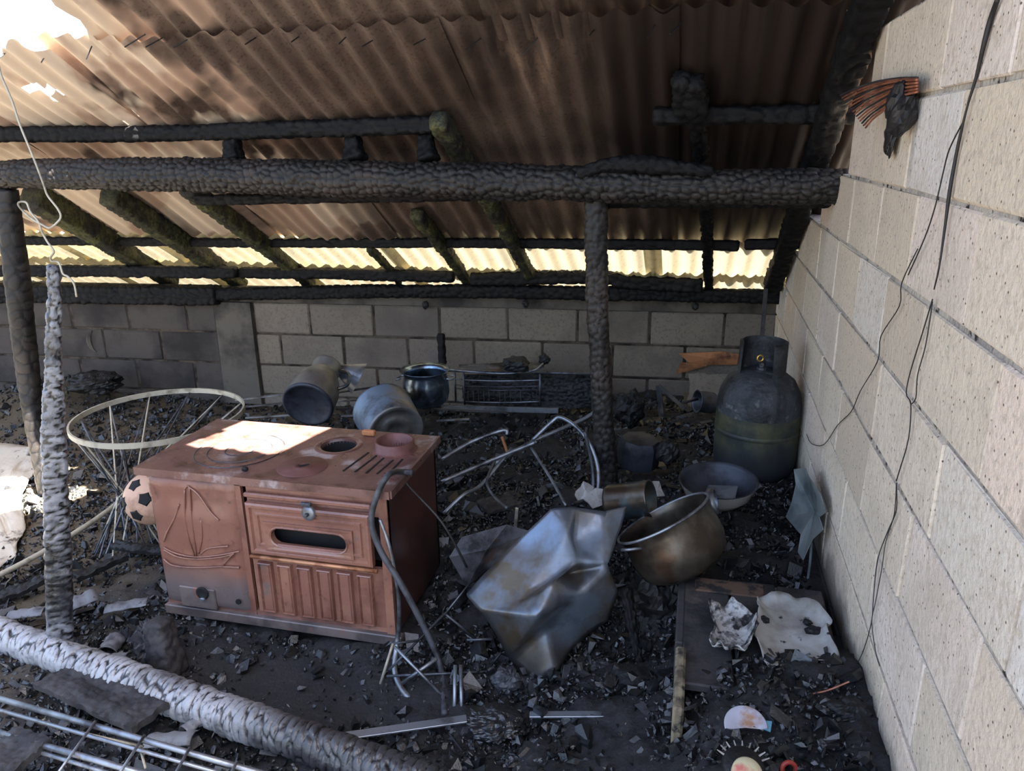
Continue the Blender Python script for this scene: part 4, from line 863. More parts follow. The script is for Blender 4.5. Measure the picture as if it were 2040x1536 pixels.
g = G(); kk = cc+A([-.012, -.03, BH+.052]); g.tube([kk+CR*.012*math.cos(a)+A([0, 0, .012*math.sin(a)]) for a in np.linspace(0, 2*math.pi, 12)[:-1]], .0035, 6, closed=True); part_label(g.build('valve_ring', mbrass, vl), 'small brass ring')
# small pot hung behind the cylinder
pk = aty(1422, 803, 3.45); g = G(); g.lathe([(0, 0), (.045, 0), (.05, .01), (.05, .08), (.055, .085), (.05, .085), (.045, .08), (.044, .01)], pk, cdir(-.95, .1, -.2), 28)
sp = thing('saucepan', pk-A([0, 0, .05]), 'small dark pan lying on its side left of the gas cylinder', 'pan'); g.build('body', mgalvd, sp, smooth=True)
g = G(); g.tube([pk+cdir(-.95, .1, -.2)*.08+CU*.01, pk+cdir(-1, .02, -.2)*.15], .006, 8); g.build('handle', mchar, sp, smooth=True)
# upright slab and angle iron at the back wall, broken board on the wall
charboard('concrete_slab', [aty(1370, 850, 3.95), aty(1450, 850, 3.95), aty(1450, 745, 4.05), aty(1372, 745, 4.05)], .03, 'pale smoky slab leaning on the back wall behind the cylinder', m=mblockB, cell=.3, dep=.003, cat='slab', seed=3)
def shard(name, pts, th, m, label, cat, yv=None, parent=None, bend=0):
    P = [np.asarray(p, float) for p in pts]; n = len(P); c = sum(P)/n; nr = np.cross(P[1]-P[0], P[2]-P[0]); nr /= np.linalg.norm(nr)
    g = G(); V = [p+nr*th/2 for p in P]+[p-nr*th/2 for p in P]+[c+nr*(th/2+bend), c-nr*(th/2-bend)]
    F = []
    for i in range(n):
        j = (i+1) % n; F += [(i, j, 2*n), (j+n, i+n, 2*n+1), (i, i+n, j+n, j)]
    g.add(V, F); o = g.build(name, m, parent)
    return tag(o, label, cat) if parent is None else o
bp = lambda u, v, e=-.02: (lambda d: O3+d*((BD+e)/(d@bn)))(ray(u, v))
shard('wood_shard', [bp(1352, 704), bp(1400, 702), bp(1440, 700), bp(1472, 706), bp(1468, 726), bp(1400, 727), bp(1372, 722)], .008, mwood, 'singed orange board stuck on the back wall beside the gas cylinder', 'board', bend=.01)
shard('wood_shard', [bp(1356, 722, -.05), bp(1408, 728, -.05), bp(1378, 737, -.04), bp(1347, 745, -.04)], .006, mwood, 'small triangular orange splinter below the board on the back wall', 'splinter')
for (p, q, w_, lb) in (((1312, 768), (1318, 835), .03, 'upright rusty angle iron against the back wall'), ((1312, 768), (1365, 815), .02, 'slanting burnt bar leaning on the angle iron'), ((1278, 815), (1308, 800), .014, 'short grey bar poking out left of the angle iron'), ((1526, 575), (1518, 670), .02, 'burnt stick standing up behind the gas cylinder collar')):
    g = G(); g.beam(aty(*p, 3.9), aty(*q, 3.85), w_, .012, up=(0, 1, 0), ch=.002)
    tag(g.build('metal_bar', mboard), lb, 'bar')
lump('charred_lump', aty(1255, 815, 3.5), (.07, .06, .09), 'tall black charred mass right of the middle post', seed=12, n=34)
# scorched canister
kc = aty(1268, 925, 2.95)
g = G(); g.lathe([(0, 0), (.085, 0), (.09, .01), (.088, .10), (.075, .125), (.0, .13)], kc, (.1, -.15, 1), 8, squash=.8)
tag(g.build('scorched_tin', maludark, smooth=True, auto=40), 'sooty squat tin with a grey scuffed shoulder right of the middle post', 'tin')
lump('cinder', aty(1330, 900, 2.9), (.05, .05, .05), 'black clinker between the tin and the gas cylinder', seed=31)
# wide bowl
bc2 = aty(1431, 957, 2.55); bw_ = thing('wide_bowl', bc2-A([0, 0, .09]), 'wide round basin with a dark inside and pale enamel flank', 'basin')
g = G(); rb = .137; g.lathe([(0, -.075), (rb*.62, -.075), (rb*.85, -.045), (rb*.95, -.01), (rb, .0), (rb*1.01, .003)], bc2, (-.02, -.08, 1), 52); part_label(g.build('outside', mat('chipped_white_enamel', lin((176, 172, 166)), .35, mix=[(5, lin((70, 60, 52)), .48, .56)]), bw_, smooth=True), 'chipped whitish outer wall')
g = G(); g.lathe([(rb*1.01, .003), (rb*.96, .002), (rb*.92, -.012), (rb*.82, -.042), (rb*.6, -.068), (0, -.068)], bc2, (-.02, -.08, 1), 52); part_label(g.build('inside', maludark, bw_, smooth=True), 'sooty inside')
shard('metal_scrap', [bc2+A([-.05, -.02, -.06]), bc2+A([.06, -.03, -.055]), bc2+A([.07, .03, -.03]), bc2+A([-.03, .04, -.04])], .003, mgalv, 'flat bright scrap lying in the wide basin', 'metal scrap', bend=.005)
# tipped cauldron
pc3 = aty(1320, 1032, 2.18); ax3 = cdir(-.48, .87, .03)
cau = thing('tipped_pot', pc3-A([0, 0, .24]), 'large heat tinted steel pot tipped on its side beside the crumpled sheet', 'pot')
R3 = .152
g = G(); g.lathe([(R3*1.04, .004), (R3*1.0, -.006), (R3*.97, -.03), (R3*1.0, -.07), (R3*1.0, -.11), (R3*.9, -.155), (R3*.68, -.178), (0, -.182)], pc3, ax3, 56); g.build('body', mtemper, cau, smooth=True)
g = G(); g.lathe([(R3*.98, .0), (R3*.94, -.03), (R3*.97, -.07), (R3*.96, -.11), (R3*.86, -.15), (0, -.17)], pc3, ax3, 56); g.build('inside', mtemper, cau, smooth=True)
g = G(); g.tube([pc3+(lambda u_, w_: u_*math.cos(a)+w_*math.sin(a))(R3*1.03*np.cross(ax3, [0, 0, 1])/np.linalg.norm(np.cross(ax3, [0, 0, 1])), R3*1.03*np.cross(ax3, np.cross(ax3, [0, 0, 1]))/np.linalg.norm(np.cross(ax3, [0, 0, 1]))) for a in np.linspace(0, 2*math.pi, 57)[:-1]], .0045, 8, closed=True); part_label(g.build('rim', mgalv, cau, smooth=True), 'rolled bright rim')
g = G(); hb = aty(1262, 1096, 2.06); g.tube([hb+CR*-.035, hb+CR*-.02-CF*.022+CU*.006, hb+CR*.02-CF*.022+CU*.01, hb+CR*.035], .005, 8, smooth=5); g.build('handle', mgalv, cau, smooth=True)
g = G(); hb = aty(1413, 1000, 2.3); g.lathe([(.045, 0), (.05, .002), (.052, .02), (.045, .022)], hb, cdir(.8, .2, -.3), 24, squash=.8); tag(g.build('ring_band', mgalv, smooth=True), 'bent metal ring behind the rim of the tipped pot', 'ring')
# can lying behind
kc = aty(1278, 995, 2.35); axc = cdir(.86, .16, -.46)
can = thing('metal_can', kc-A([0, 0, .06]), 'dull cylinder can lying open between the post and the tipped pot', 'can')
g = G(); g.lathe([(0, -.12), (.058, -.12), (.062, -.11), (.062, .03), (.065, .034), (.058, .034), (.056, -.1), (0, -.11)], kc, axc, 36); g.build('body', mtemper, can, smooth=True)
# white broken crockery
for i, (u, v, lb) in enumerate(((1165, 975, 'white broken crockery piece left of the middle post foot'), (1190, 990, 'whitish shard touching the middle post foot'), (1255, 972, 'flat whitish shard right of the middle post foot'), (1305, 970, 'pale shard near the wide basin'))):
    p = aty(u, v, 2.62-.03*i); q = rng.random((10, 2))
    shard('crockery_shard', [p+CR*(.042*math.cos(a)*(.35+q[j, 0]))+A([0, .03*math.sin(a), .026*math.sin(a)*(.2+1.2*q[j, 1])-.008]) for j, a in enumerate(np.linspace(0, 2*math.pi, 11)[:-1])], .006, mash, lb, 'shard', bend=.006)
# ================================================================ CRUMPLED SHEET METAL
cp = {'A': (925, 1185, 1.93), 'A2': (1000, 1100, 2.0), 'B': (1097, 1010, 2.06), 'C': (1148, 1008, 2.08), 'D': (1205, 1016, 2.10), 'E': (1252, 1006, 2.14), 'F': (1240, 1050, 2.10), 'G': (1213, 1125, 1.98),
      'H': (1150, 1120, 1.96), 'I': (1140, 1078, 2.02), 'N1': (1100, 1160, 1.86), 'J': (950, 1215, 1.88), 'K': (975, 1250, 1.90), 'L': (1010, 1315, 1.87), 'M': (1075, 1372, 1.82), 'M2': (1110, 1340, 1.84),
      'O': (1070, 1228, 1.80), 'P': (1150, 1185, 1.90), 'Q': (1235, 1180, 2.0), 'S': (1215, 1240, 1.98), 'T': (1145, 1290, 1.92), 'U': (1085, 1250, 1.88), 'X': (1030, 1200, 1.86), 'Y': (1130, 1060, 2.00), 'V': (1135, 1140, 1.99)}
pn = list(cp); pv = [aty(*cp[k]) for k in pn]; ix = {k: i for i, k in enumerate(pn)}
tri = ['A,X,A2', 'A,J,X', 'A2,X,Y', 'A2,Y,B', 'B,Y,C', 'C,Y,I', 'C,I,D', 'D,I,G', 'D,G,F', 'D,F,E', 'X,H,Y', 'Y,H,I', 'I,H,G', 'X,N1,H', 'X,O,N1', 'J,O,X', 'J,K,O', 'K,L,O', 'L,U,O', 'L,M,U', 'M,M2,U', 'U,M2,T', 'O,U,P', 'N1,O,P', 'N1,P,V', 'H,N1,V', 'V,G,H', 'P,U,T', 'P,T,S', 'P,S,Q', 'P,Q,G', 'V,P,G']
import bmesh
bm = bmesh.new(); bv = [bm.verts.new(p) for p in pv]
for t in tri: bm.faces.new([bv[ix[k]] for k in t.split(',')])
bmesh.ops.subdivide_edges(bm, edges=bm.edges[:], cuts=5, use_grid_fill=True)
bmesh.ops.recalc_face_normals(bm, faces=bm.faces[:])
for _ in range(1): bmesh.ops.smooth_vert(bm, verts=bm.verts[:], factor=.5, use_axis_x=True, use_axis_y=True, use_axis_z=True)
co = np.array([v.co[:] for v in bm.verts]); dn = fbm(co[:, 0]*7+3, co[:, 2]*7+co[:, 1]*4, 3, 5)*.012
for v, d in zip(bm.verts, dn): v.co += v.normal*float(d)
me = bpy.data.meshes.new('crumpled_sheet'); 
org = Vector((-.35, 1.95, .03)); bmesh.ops.translate(bm, verts=bm.verts[:], vec=-org); bm.to_mesh(me); bm.free(); me.materials.append(mcrum)
me.polygons.foreach_set('use_smooth', [True]*len(me.polygons))
o = bpy.data.objects.new('crumpled_sheet', me); COL.objects.link(o); o.location = org
md = o.modifiers.new('thick', 'SOLIDIFY'); md.thickness = .002
tag(o, 'crumpled blue grey sheet metal standing folded in the ashes right of the stove', 'sheet metal')
shard('metal_sheet', [aty(895, 1110, 2.25), aty(920, 1070, 2.3), aty(1010, 1045, 2.35), aty(1060, 1060, 2.3), aty(1000, 1110, 2.2), aty(930, 1170, 2.15)], .004, mgalvd, 'dark flat sheet leaning behind the crumpled metal beside the stove', 'sheet metal', bend=.02)
lump('dark_heap', aty(1310, 1215, 2.14), (.11, .09, .13), 'black lump added for the deep shade below the tipped pot', seed=61, n=44, amp=.5, fr=3)  # made-up lump, its black stands in for shade under the pot
charlog('burnt_strip', [aty(1245, 1170, 2.02), aty(1262, 1260, 1.96), aty(1280, 1345, 1.92)], [.022, .016, .008], .03, 6, .005, mchar, 'black burnt strip below the tipped pot, pointing down to the ashes', 'burnt scrap', seed=91)
# ================================================================ WIRE FRAME IN FRONT
fr = thing('collapsed_stand', atz(880, 1390, .02), 'collapsed wire frame of thin rods in front of the stove foot', 'wire frame')
for (p, zp, q, zq, r_) in (((783, 1282), .17, (758, 1362), .05, .0045), ((783, 1282), .17, (835, 1276), .16, .004), ((786, 1288), .16, (880, 1385), .05, .005), ((800, 1362), .06, (870, 1312), .12, .006), ((770, 1347), .07, (990, 1337), .06, .004),
                           ((775, 1335), .08, (886, 1222), .2, .004), ((886, 1222), .2, (945, 1270), .1, .004), ((930, 1275), .09, (980, 1273), .09, .004), ((885, 1225), .2, (945, 1150), .28, .003), ((907, 1325), .13, (905, 1425), .04, .006), ((918, 1325), .13, (920, 1430), .04, .006),
                           ((962, 1340), .06, (924, 1400), .04, .004), ((998, 1300), .12, (975, 1330), .07, .004)):
    g = G(); g.tube([atz(*p, zp), atz(*q, zq)], r_, 6); g.build('rod', mgalv if r_ > .0045 else mwhite if r_ > .0042 else mgalvd, fr, smooth=True)
# flat strips in the front ashes
g = G(); g.beam(atz(665, 1470, .075), atz(930, 1432, .085), .028, .006, ch=.001); tag(g.build('metal_strip', mgalv), 'flat pale metal strip lying in the front ashes, left piece', 'metal strip')
g = G(); g.beam(atz(1055, 1424, .105), atz(1275, 1423, .125), .022, .006, ch=.001); tag(g.build('metal_strip', mgalv), 'flat metal strip with a brown end in the front ashes, right piece', 'metal strip')
lump('char_clod', atz(985, 1440, .07), (.085, .06, .035), 'big crusty grey black clod between the two metal strips', mchunk, seed=41, n=60, amp=.28, fr=4)
lump('char_clod', atz(1190, 1335, .08), (.05, .04, .03), 'grey lumpy clod below the crumpled sheet', mflake, seed=42, n=40, amp=.3, fr=4)
lump('char_clod', atz(1010, 1355, .07), (.045, .04, .04), 'grey crusted clod left of the crumpled sheet tip', mflake, seed=43, n=40, amp=.3, fr=4)
lump('char_clod', atz(498, 1315, .01), (.025, .02, .014), 'small black lump alone on the swept dirt under the stove', mchar, seed=44)
# ================================================================ BENCH BOARDS AND ASH SHEET BY THE RIGHT WALL
bt = .31
bench = thing('hearth_box', (.20, 1.85, 0), 'long charred wooden box along the foot of the right block wall', 'box')
tl = atz(1362, 1172, bt); bl = atz(1352, 1300, bt); fl = atz(1385, 1445, bt)
def grid(g, a, b, c_, d, n, f, mi=0):
    u, v = np.meshgrid(np.linspace(0, 1, n+1), np.linspace(0, 1, n+1)); P = np.asarray(a)*((1-u)*(1-v))[..., None]+np.asarray(b)*(u*(1-v))[..., None]+np.asarray(c_)*(u*v)[..., None]+np.asarray(d)*((1-u)*v)[..., None]
    P[..., 2] += f(P[..., 0], P[..., 1]); I = np.arange((n+1)**2).reshape(n+1, n+1); g.add(P.reshape(-1, 3), np.stack([I[:-1, :-1], I[:-1, 1:], I[1:, 1:], I[1:, :-1]], -1).reshape(-1, 4).tolist(), mi)
for i in range(3):
    xa_ = .03+.135*i; g = G(); g.cbox((xa_+.065, 1.87, bt-.012+.003*(i % 2)), (.128, .50, .024), .004); g.build('plank', mboard, bench)
g = G(); g.cbox((.022, 1.95, .16), (.022, .34, .30), .004); g.build('side_board', mboard, bench)
g = G(); g.cbox((.026, 1.62, .165), (.026, .24, .33), .006); part_label(g.build('side_board', mwoodp, bench), 'bare weathered wood where the char has fallen off')
g = G(); g.cbox((.16, 2.07, bt+.004), (.20, .07, .008), .003); part_label(g.build('bare_patch', mat('rusty_dirt', lin((96, 74, 62)), .9, mix=[(20, (.02, .018, .018), .5, .6)], bump=[(80, .6, .004)]), bench), 'rusty brown patch at the far end')
# melted white sheet over the bench (two lobes)
def wavy(name, pts, z, m, label, cat, seed, amp=.02, edge_up=.02, n=44):
    P = np.array([atz(u, v, z)[:2] for u, v in pts]); c = P.mean(0); k = len(P); V = []; rings = 12; na = 96
    B_ = []
    for j in range(na):
        t = j/na*k; i = int(t); f = t-i; B_.append(P[i]*(1-f)+P[(i+1) % k]*f)
    B_ = np.array(B_)
    for r_ in range(rings+1):
        q = c+(B_-c)*(r_/rings); q = q+(B_-c)*(.05*fbm(np.arange(na)*.35, np.zeros(na), 3, seed)[:, None])*(r_/rings)
        hgt = fbm(q[:, 0]*14, q[:, 1]*14, 3, seed)*amp+edge_up*(r_/rings)**4*(.3+1.6*(vn2(np.arange(na)*.13, np.zeros(na), seed+2)+.5))
        V.append(np.stack([q[:, 0], q[:, 1], z+.012+np.maximum(hgt, -.006)], 1))
    g = G(); I = np.arange((rings+1)*na).reshape(-1, na); J = np.roll(I, -1, 1); g.add(np.concatenate(V), np.stack([I[:-1], J[:-1], J[1:], I[1:]], -1).reshape(-1, 4).tolist())
    o = g.build(name, m, smooth=True); md = o.modifiers.new('thick', 'SOLIDIFY'); md.thickness = .003
    return tag(o, label, cat)
wavy('melted_sheet', [(1508, 1205), (1550, 1198), (1600, 1225), (1655, 1262), (1640, 1280), (1668, 1355), (1600, 1345), (1530, 1350), (1500, 1300), (1510, 1240)], bt+.005, mash, 'crumpled greyish white melted sheet against the foot of the right wall', 'melted sheet', 5, edge_up=.035)
wavy('melted_sheet', [(1410, 1225), (1455, 1215), (1500, 1240), (1505, 1290), (1480, 1330), (1440, 1320), (1412, 1290), (1425, 1260)], bt+.006, mat('burnt_white_crust', lin((186, 184, 182)), .6, mix=[(16, (.012, .012, .014), .49, .56), (40, lin((110, 108, 106)), .5, .6)], bump=[(40, .6, .008)]), 'smaller torn white crust left of the larger melted sheet', 'melted sheet', 9, amp=.05, edge_up=.03)
for u_, v_, s_, lb_ in ((1622, 1258, .018, 'small black lump lying on the back edge of the larger melted sheet'), (1608, 1240, .010, 'tiny cinder beside the black lump on the larger melted sheet'), (1521, 1235, .012, 'tiny cinder on the left end of the larger melted sheet')):
    lump('cinder', atz(u_, v_, bt+.035), (s_*1.3, s_, s_*.8), lb_, seed=int(u_), n=16)
lump('charred_lump', atz(1690, 1420, .37), (.05, .035, .03), 'black crust against the wall foot near the copper wire', seed=77, n=30)
g = G(); g.tube([atz(1620, 1382, bt+.06), atz(1650, 1375, bt+.08), atz(1692, 1358, bt+.11)], .0022, 6, smooth=4); tag(g.build('copper_wire', mcopper), 'short thin copper wire in the ashes at the wall foot', 'wire')
wavy('sun_patch', [(-160, 880), (60, 892), (78, 930), (45, 985), (52, 1050), (30, 1110), (-60, 1180), (-200, 1150)], .0, mat('sunlit_ground_tone', lin((190, 182, 168)), .9, mix=[(9, lin((90, 80, 66)), .55, .66)], bump=[(40, .6, .006)]), 'pale sheet added to brighten the sunlit ground at the far left', 'sun patch', 15, amp=.04, edge_up=0)  # added pale sheet, outlined like the pool of sunlight on the ground
# grey torn film
pl = [(1582, 935), (1605, 932), (1612, 950), (1635, 985), (1645, 1020), (1632, 1030), (1640, 1055), (1618, 1075), (1600, 1115), (1590, 1100), (1596, 1065), (1566, 1030), (1578, 1000), (1586, 965)]
P = [atx(u, v, .36+.07*((u-1566)/80)) for u, v in pl]
shard('torn_film', P, .003, mplas, 'torn grey plastic film hanging at the foot of the block wall', 'plastic film', bend=.03)
g = G(); g.tube([atx(1618, 1060, .41), atx(1614, 1120, .41), atx(1608, 1165, .41)], .004, 6); tag(g.build('film_strand', mplas), 'thin grey strand dangling below the torn film', 'strand')
# burnt burner in the bottom right corner
zb = .36; bb = atz(1478, 1518, zb)
bur = thing('burner_head', bb-A([0, 0, .03]), 'burnt round burner with white spikes and a cream cap at the bottom right', 'burner')
g = G(); g.lathe([(0, .0), (.040, 0), (.044, .012), (.038, .022), (0, .022)], bb+A([0, -.02, .0]), (.1, -.35, 1), 32); g.build('body', mchar, bur, smooth=True)
for a in np.linspace(math.radians(15), math.radians(165), 9):
    d = A([math.cos(a), math.sin(a)*.8, .45]); q = bb+A([.032*math.cos(a), -.02+.032*math.sin(a), .018]); g = G(); g.tube([q, q+d*.022], [.0028, .0012], 5); g.build('spike', mash, bur)
g = G(); g.lathe([(.03, -.01), (.031, .004), (.027, .012), (.012, .016), (0, .017)], bb+A([.006, -.05, .02]), (.15, -.5, 1), 32); part_label(g.build('cap', mcream, bur, smooth=True), 'cream and pink cap')
rc_ = atz(1572, 1532, .36); g = G(); g.tube([rc_+CR*.014*math.cos(a)+CU*.014*math.sin(a) for a in np.linspace(0, 2*math.pi, 20)[:-1]], .005, 8, closed=True); tag(g.build('red_ring', mred, smooth=True), 'small dull red ring at the bottom edge beside the burner', 'ring')
g = G(); g.lathe([(.0, .0), (.03, .004), (.045, .012), (.047, .01), (.03, 0)], atz(1485, 1450, .35), (.0, -.4, 1), 24, arc=(0, math.pi*1.1)); tag(g.build('broken_plate', mlilac, smooth=True), 'broken pale glazed plate half buried above the burner', 'plate')
shard('glazed_shard', [atz(1515, 1435, .362), atz(1538, 1438, .362), atz(1535, 1458, .355), atz(1520, 1452, .355)], .004, mteal, 'tiny blue glazed shard beside the broken plate', 'shard')
charboard('board_end', [atz(1388, 1330, .05), atz(1395, 1330, .05), atz(1395, 1330, .06), atz(1388, 1330, .06)], .01, 'small burnt chip beside the box', cell=.03, seed=2) if False else None
# ================================================================ FRONT LEFT RACK (two double rails and cross wires)
rk = thing('metal_rack', atz(200, 1480, .12), 'pale metal rack of double rails and cross wires at the bottom left', 'rack')
zr1 = .22
def rail(p, q, z, r_, nm='rail', m=mgalv):
    g = G(); g.tube([atz(*p, z), atz(*q, z)], r_, 10); return g.build(nm, m, rk, smooth=True)
rail((-60, 1375), (640, 1575), zr1, .0075); rail((-60, 1398), (560, 1575), zr1-.012, .005)
rail((-60, 1443), (420, 1580), zr1, .0075); rail((-40, 1462), (330, 1575), zr1-.012, .005)
for (p, q) in (((190, 1437), (112, 1545)), ((288, 1465), (225, 1560)), ((378, 1490), (330, 1575)), ((472, 1517), (440, 1580))):
    rail(p, q, zr1+.008, .0035, 'cross_wire')
rail((78, 1440), (285, 1487), zr1-.03, .003, 'cross_wire', mwhite); rail((278, 1487), (290, 1530), zr1-.03, .003, 'cross_wire', mwhite); rail((78, 1440), (90, 1432), zr1-.03, .003, 'cross_wire', mwhite)
# ================================================================ HANGING WIRE
def cw(x, y): return x/2.477, y/2.477
wp = [(-10, 290), (5, 370), (60, 500), (100, 620), (170, 790), (215, 910), (235, 965), (285, 1030), (300, 1070), (280, 1100), (245, 1125), (210, 1110), (150, 1075), (95, 1020), (95, 998), (130, 1000), (150, 1045), (190, 1095), (205, 1140), (232, 1190), (265, 1240), (250, 1270), (255, 1290), (290, 1295), (310, 1350), (335, 1365), (365, 1400), (378, 1465)]
g = G(); g.tube([aty(*cw(*p), 1.62) for p in wp], .0026, 6, smooth=5); tag(g.build('hanging_wire', mwhite, smooth=True), 'pale twisted wire hanging from the roof onto the silvery burnt plank', 'wire')
# nails under the roof seam
nails = [(0, 115, 14, 103), (82, 125, 97, 100), (172, 118, 183, 92), (248, 94, 290, 68), (290, 94, 325, 75), (345, 95, 385, 72), (488, 89, 510, 75), (580, 84, 600, 70), (675, 88, 696, 67), (721, 93, 752, 75), (823, 90, 852, 75), (927, 100, 958, 76), (1044, 108, 1072, 74), (1173, 72, 1183, 60), (1290, 75, 1305, 48), (1335, 68, 1358, 45)]
for i, (a, b, c_, d) in enumerate(nails):
    p1 = atroof(c_, d, .01); p0 = atroof(a, b, .07); g = G(); g.tube([p1, p0], .0022, 5); o = g.build('nail', mgalvd if i < 3 else mchar, ceiling)
# ================================================================ RIGHT WALL WIRES
def wire(pts, r_, label, name='cable', m=mwirek, x=WX-.006, sm=4, grp=None):
    g = G(); P = []
    for q in pts: P.append(atx(q[0], q[1], x-(.004*rng.random())))
    g.tube(P, r_, 6, smooth=sm); return tag(g.build(name, m, smooth=True), label, 'cable', grp)
T3 = lambda x, y: (1200+x/2.4286, y/2.4286); T4 = lambda x, y: (1500+x/2.194, 300+y/2.194); T5 = lambda x, y: (1500+x/2.415, 900+y/2.415)
wire([T3(1915, -10), T3(1880, 90), T3(1845, 220), T3(1810, 370), T3(1770, 500), T3(1740, 620), T3(1710, 760), T3(1680, 930), T3(1660, 1080), T3(1630, 1290), T3(1605, 1400)], [.004, .0045, .003, .0018, .003, .0035, .002, .0012], 'thick charred black cable down the upper right block wall')
wire([T3(1745, 590), T3(1680, 720), T3(1650, 830), T3(1610, 1000), T3(1560, 1150), T3(1480, 1330)], .0014, 'thinner black cable branching left from the thick cable')
wire([T4(720, 430), T4(650, 580), T4(640, 680), T4(560, 810), T4(545, 920), T4(470, 1050), T4(430, 1140), T4(370, 1200), T4(310, 1285), T4(255, 1280), T4(235, 1240)], .0013, 'long thin black wire trailing to the gas cylinder')
wire([T4(785, 650), T4(740, 800), T4(690, 960), T4(670, 1060), T4(690, 1110), T4(680, 1260), T4(640, 1400), T5(690, 140)], .0013, 'left of two thin parallel wires at mid height of the right wall')
wire([T4(785, 660), T4(755, 850), T4(720, 980), T4(712, 1080), T4(690, 1110)], .0012, 'right of two thin parallel wires at mid height of the right wall')
wire([T5(690, 150), T5(690, 280), T5(650, 380), T5(600, 520), T5(580, 700), T5(570, 820), T5(530, 960), T5(480, 1060)], .0012, 'left of two reddish thin wires low on the right wall', m=mboard)
wire([T5(690, 150), T5(680, 300), T5(640, 430), T5(620, 560), T5(590, 720), T5(572, 820), T5(590, 960), T5(610, 1030)], .0012, 'right of two reddish thin wires low on the right wall', m=mboard)
# coil of copper wires on the wall top
coil = thing('wire_coil', atx(1750, 235, .40), 'fanned bundle of bare copper coloured wires hanging over the stepped wall top', 'wire bundle')
for i in range(15):
    v0 = 190+i*4.6; dx = i*2.4; g = G()
    q = [(1674+dx*1.5, v0), (1705+dx, v0-14-i*.2), (1745+dx*.6, v0-27-i*.8), (1790, v0-34-i*1.9), (1828, v0-35-i*2.6)]
    g.tube([atx(u, v, .385-.004*(i % 3)+.0003*(u-1670)) for u, v in q], .0026, 5, smooth=5); g.build('strand', mcopper if i % 3 else mboard, coil, smooth=True)
lump('charred_lump', atx(1795, 215, .42), (.03, .05, .055), 'black melted clump behind the bundle of copper wires', mwirek, seed=71)
lump('charred_lump', atx(1775, 268, .435), (.012, .035, .045), 'black melted clump stuck to the wall under the copper wires', mwirek, seed=72)
# soot drips on the block face
# ================================================================ LEFT DEBRIS, individually readable pieces
def plank(p, q, z, w, th, lb, m=mchar, tilt=0, cat='burnt plank', seed=1):
    a = atz(*p, z); b = atz(*q, z+tilt); R, ln, mid = frame(a, b); n = np.cross((b-a)/ln, [0, 0, 1]); n /= np.linalg.norm(n)
    charboard('burnt_plank', [a-n*w/2, a+n*w/2, b+n*w/2, b-n*w/2][::-1] if False else [a+n*w/2, b+n*w/2, b-n*w/2, a-n*w/2], th, lb, m, .028, .006, cat, seed)
plank((110, 1340), (300, 1430), .10, .12, .012, 'broad flat charred plank below the fallen log', mboard, .0, seed=1)
plank((-30, 1500), (45, 1525), .22, .16, .014, 'charred board end in the bottom left corner', mboard, .0, seed=2)
plank((0, 1190), (90, 1150), .07, .06, .012, 'charred plank left of the silvery upright plank', mchar, .02, seed=3)
plank((150, 1150), (250, 1105), .07, .05, .012, 'charred plank between the upright plank and the stove', mchar, .01, seed=4)
plank((225, 1085), (330, 1095), .06, .05, .01, 'charred slat beside the lower left stove edge', mchar, .02, seed=5)
plank((1000, 1090), (920, 1160), .12, .10, .01, 'dark board lying right of the stove side', mboard, .0, seed=6)
plank((960, 1010), (1060, 985), .14, .12, .01, 'flat grey charred board amid the tubes', mboard, .0, seed=7)
mcurl = mat('pale_grey_char', (.17, .175, .19), .5, mix=[(12, (.05, .05, .06), .48, .62), (60, (.02, .02, .02), .6, .7)], bump=[(60, .5, .003)])
def curl(u, v, z, r_, ln, ang, arcd, lb, m=mcurl, seed=0, name='curled_flake'):
    c = atz(u, v, z); ax = A([math.cos(ang), math.sin(ang), .1]); g = G(); prof = [(r_*(1+.06*math.sin(i*2+seed)), -ln/2+ln*i/8) for i in range(9)]
    g.lathe(prof, c, ax, 14, ref=(0, 0, 1), arc=(-arcd/2, arcd/2)); o = g.build(name, m, smooth=True); md = o.modifiers.new('thick', 'SOLIDIFY'); md.thickness = .003; return tag(o, lb, 'charred bark')
curl(165, 1225, .08, .07, .12, .9, 1.3, 'large pale grey curled flake right of the upright plank', seed=1)
curl(225, 1290, .05, .035, .07, 1.8, 2.6, 'curled grey bark ring near the stove stump', seed=2)
curl(60, 1235, .07, .04, .12, .3, 1.6, 'grey curled flake left of the upright plank, above the fallen log', seed=3)
curl(260, 1225, .07, .05, .14, .4, 1.2, 'striped grey flake just left of the stump', seed=4)
curl(240, 1320, .05, .03, .06, .2, 1.8, 'light grey chip above the fallen log', seed=5)
curl(345, 1490, .07, .04, .13, .2, 1.5, 'grey wood flake below the fallen log', seed=6)
curl(385, 1450, .06, .025, .05, 1.2, 2.2, 'small curled flake tucked under the fallen log', seed=7)
for i, (u, v, y, lb) in enumerate(((848, 607, 4.12, 'small black tar drip on the back wall top left of centre'), (1047, 605, 4.14, 'small black tar drip on the back wall top left of the middle post'), (1385, 609, 4.2, 'small black tar drip on the back wall top right of the middle post'))):
    lump('tar_drip', aty(u, v, y), (.02, .015, .024), lb, seed=200+i, n=18)
for (p, q, zp, zq, lb) in (((1030, 1012), (1025, 1075), .30, .14, 'short pale stick standing in the ashes left of the crumpled sheet'), ((1065, 1062), (1205, 990), .12, .16, 'thin twig crossing below the middle post foot'), ((1000, 870), (1012, 905), .30, .22, 'short rust brown stick under the bent tube end'), ((1322, 880), (1328, 915), .36, .30, 'short whitish stick standing in the black heap right of the tin')):
    g = G(); g.beam(atz(*p, zp), atz(*q, zq), .012, .008, up=(0, .9, .1), ch=.001); tag(g.build('stick', mwhite if 'pale' in lb or 'white' in lb else mwood), lb, 'stick')
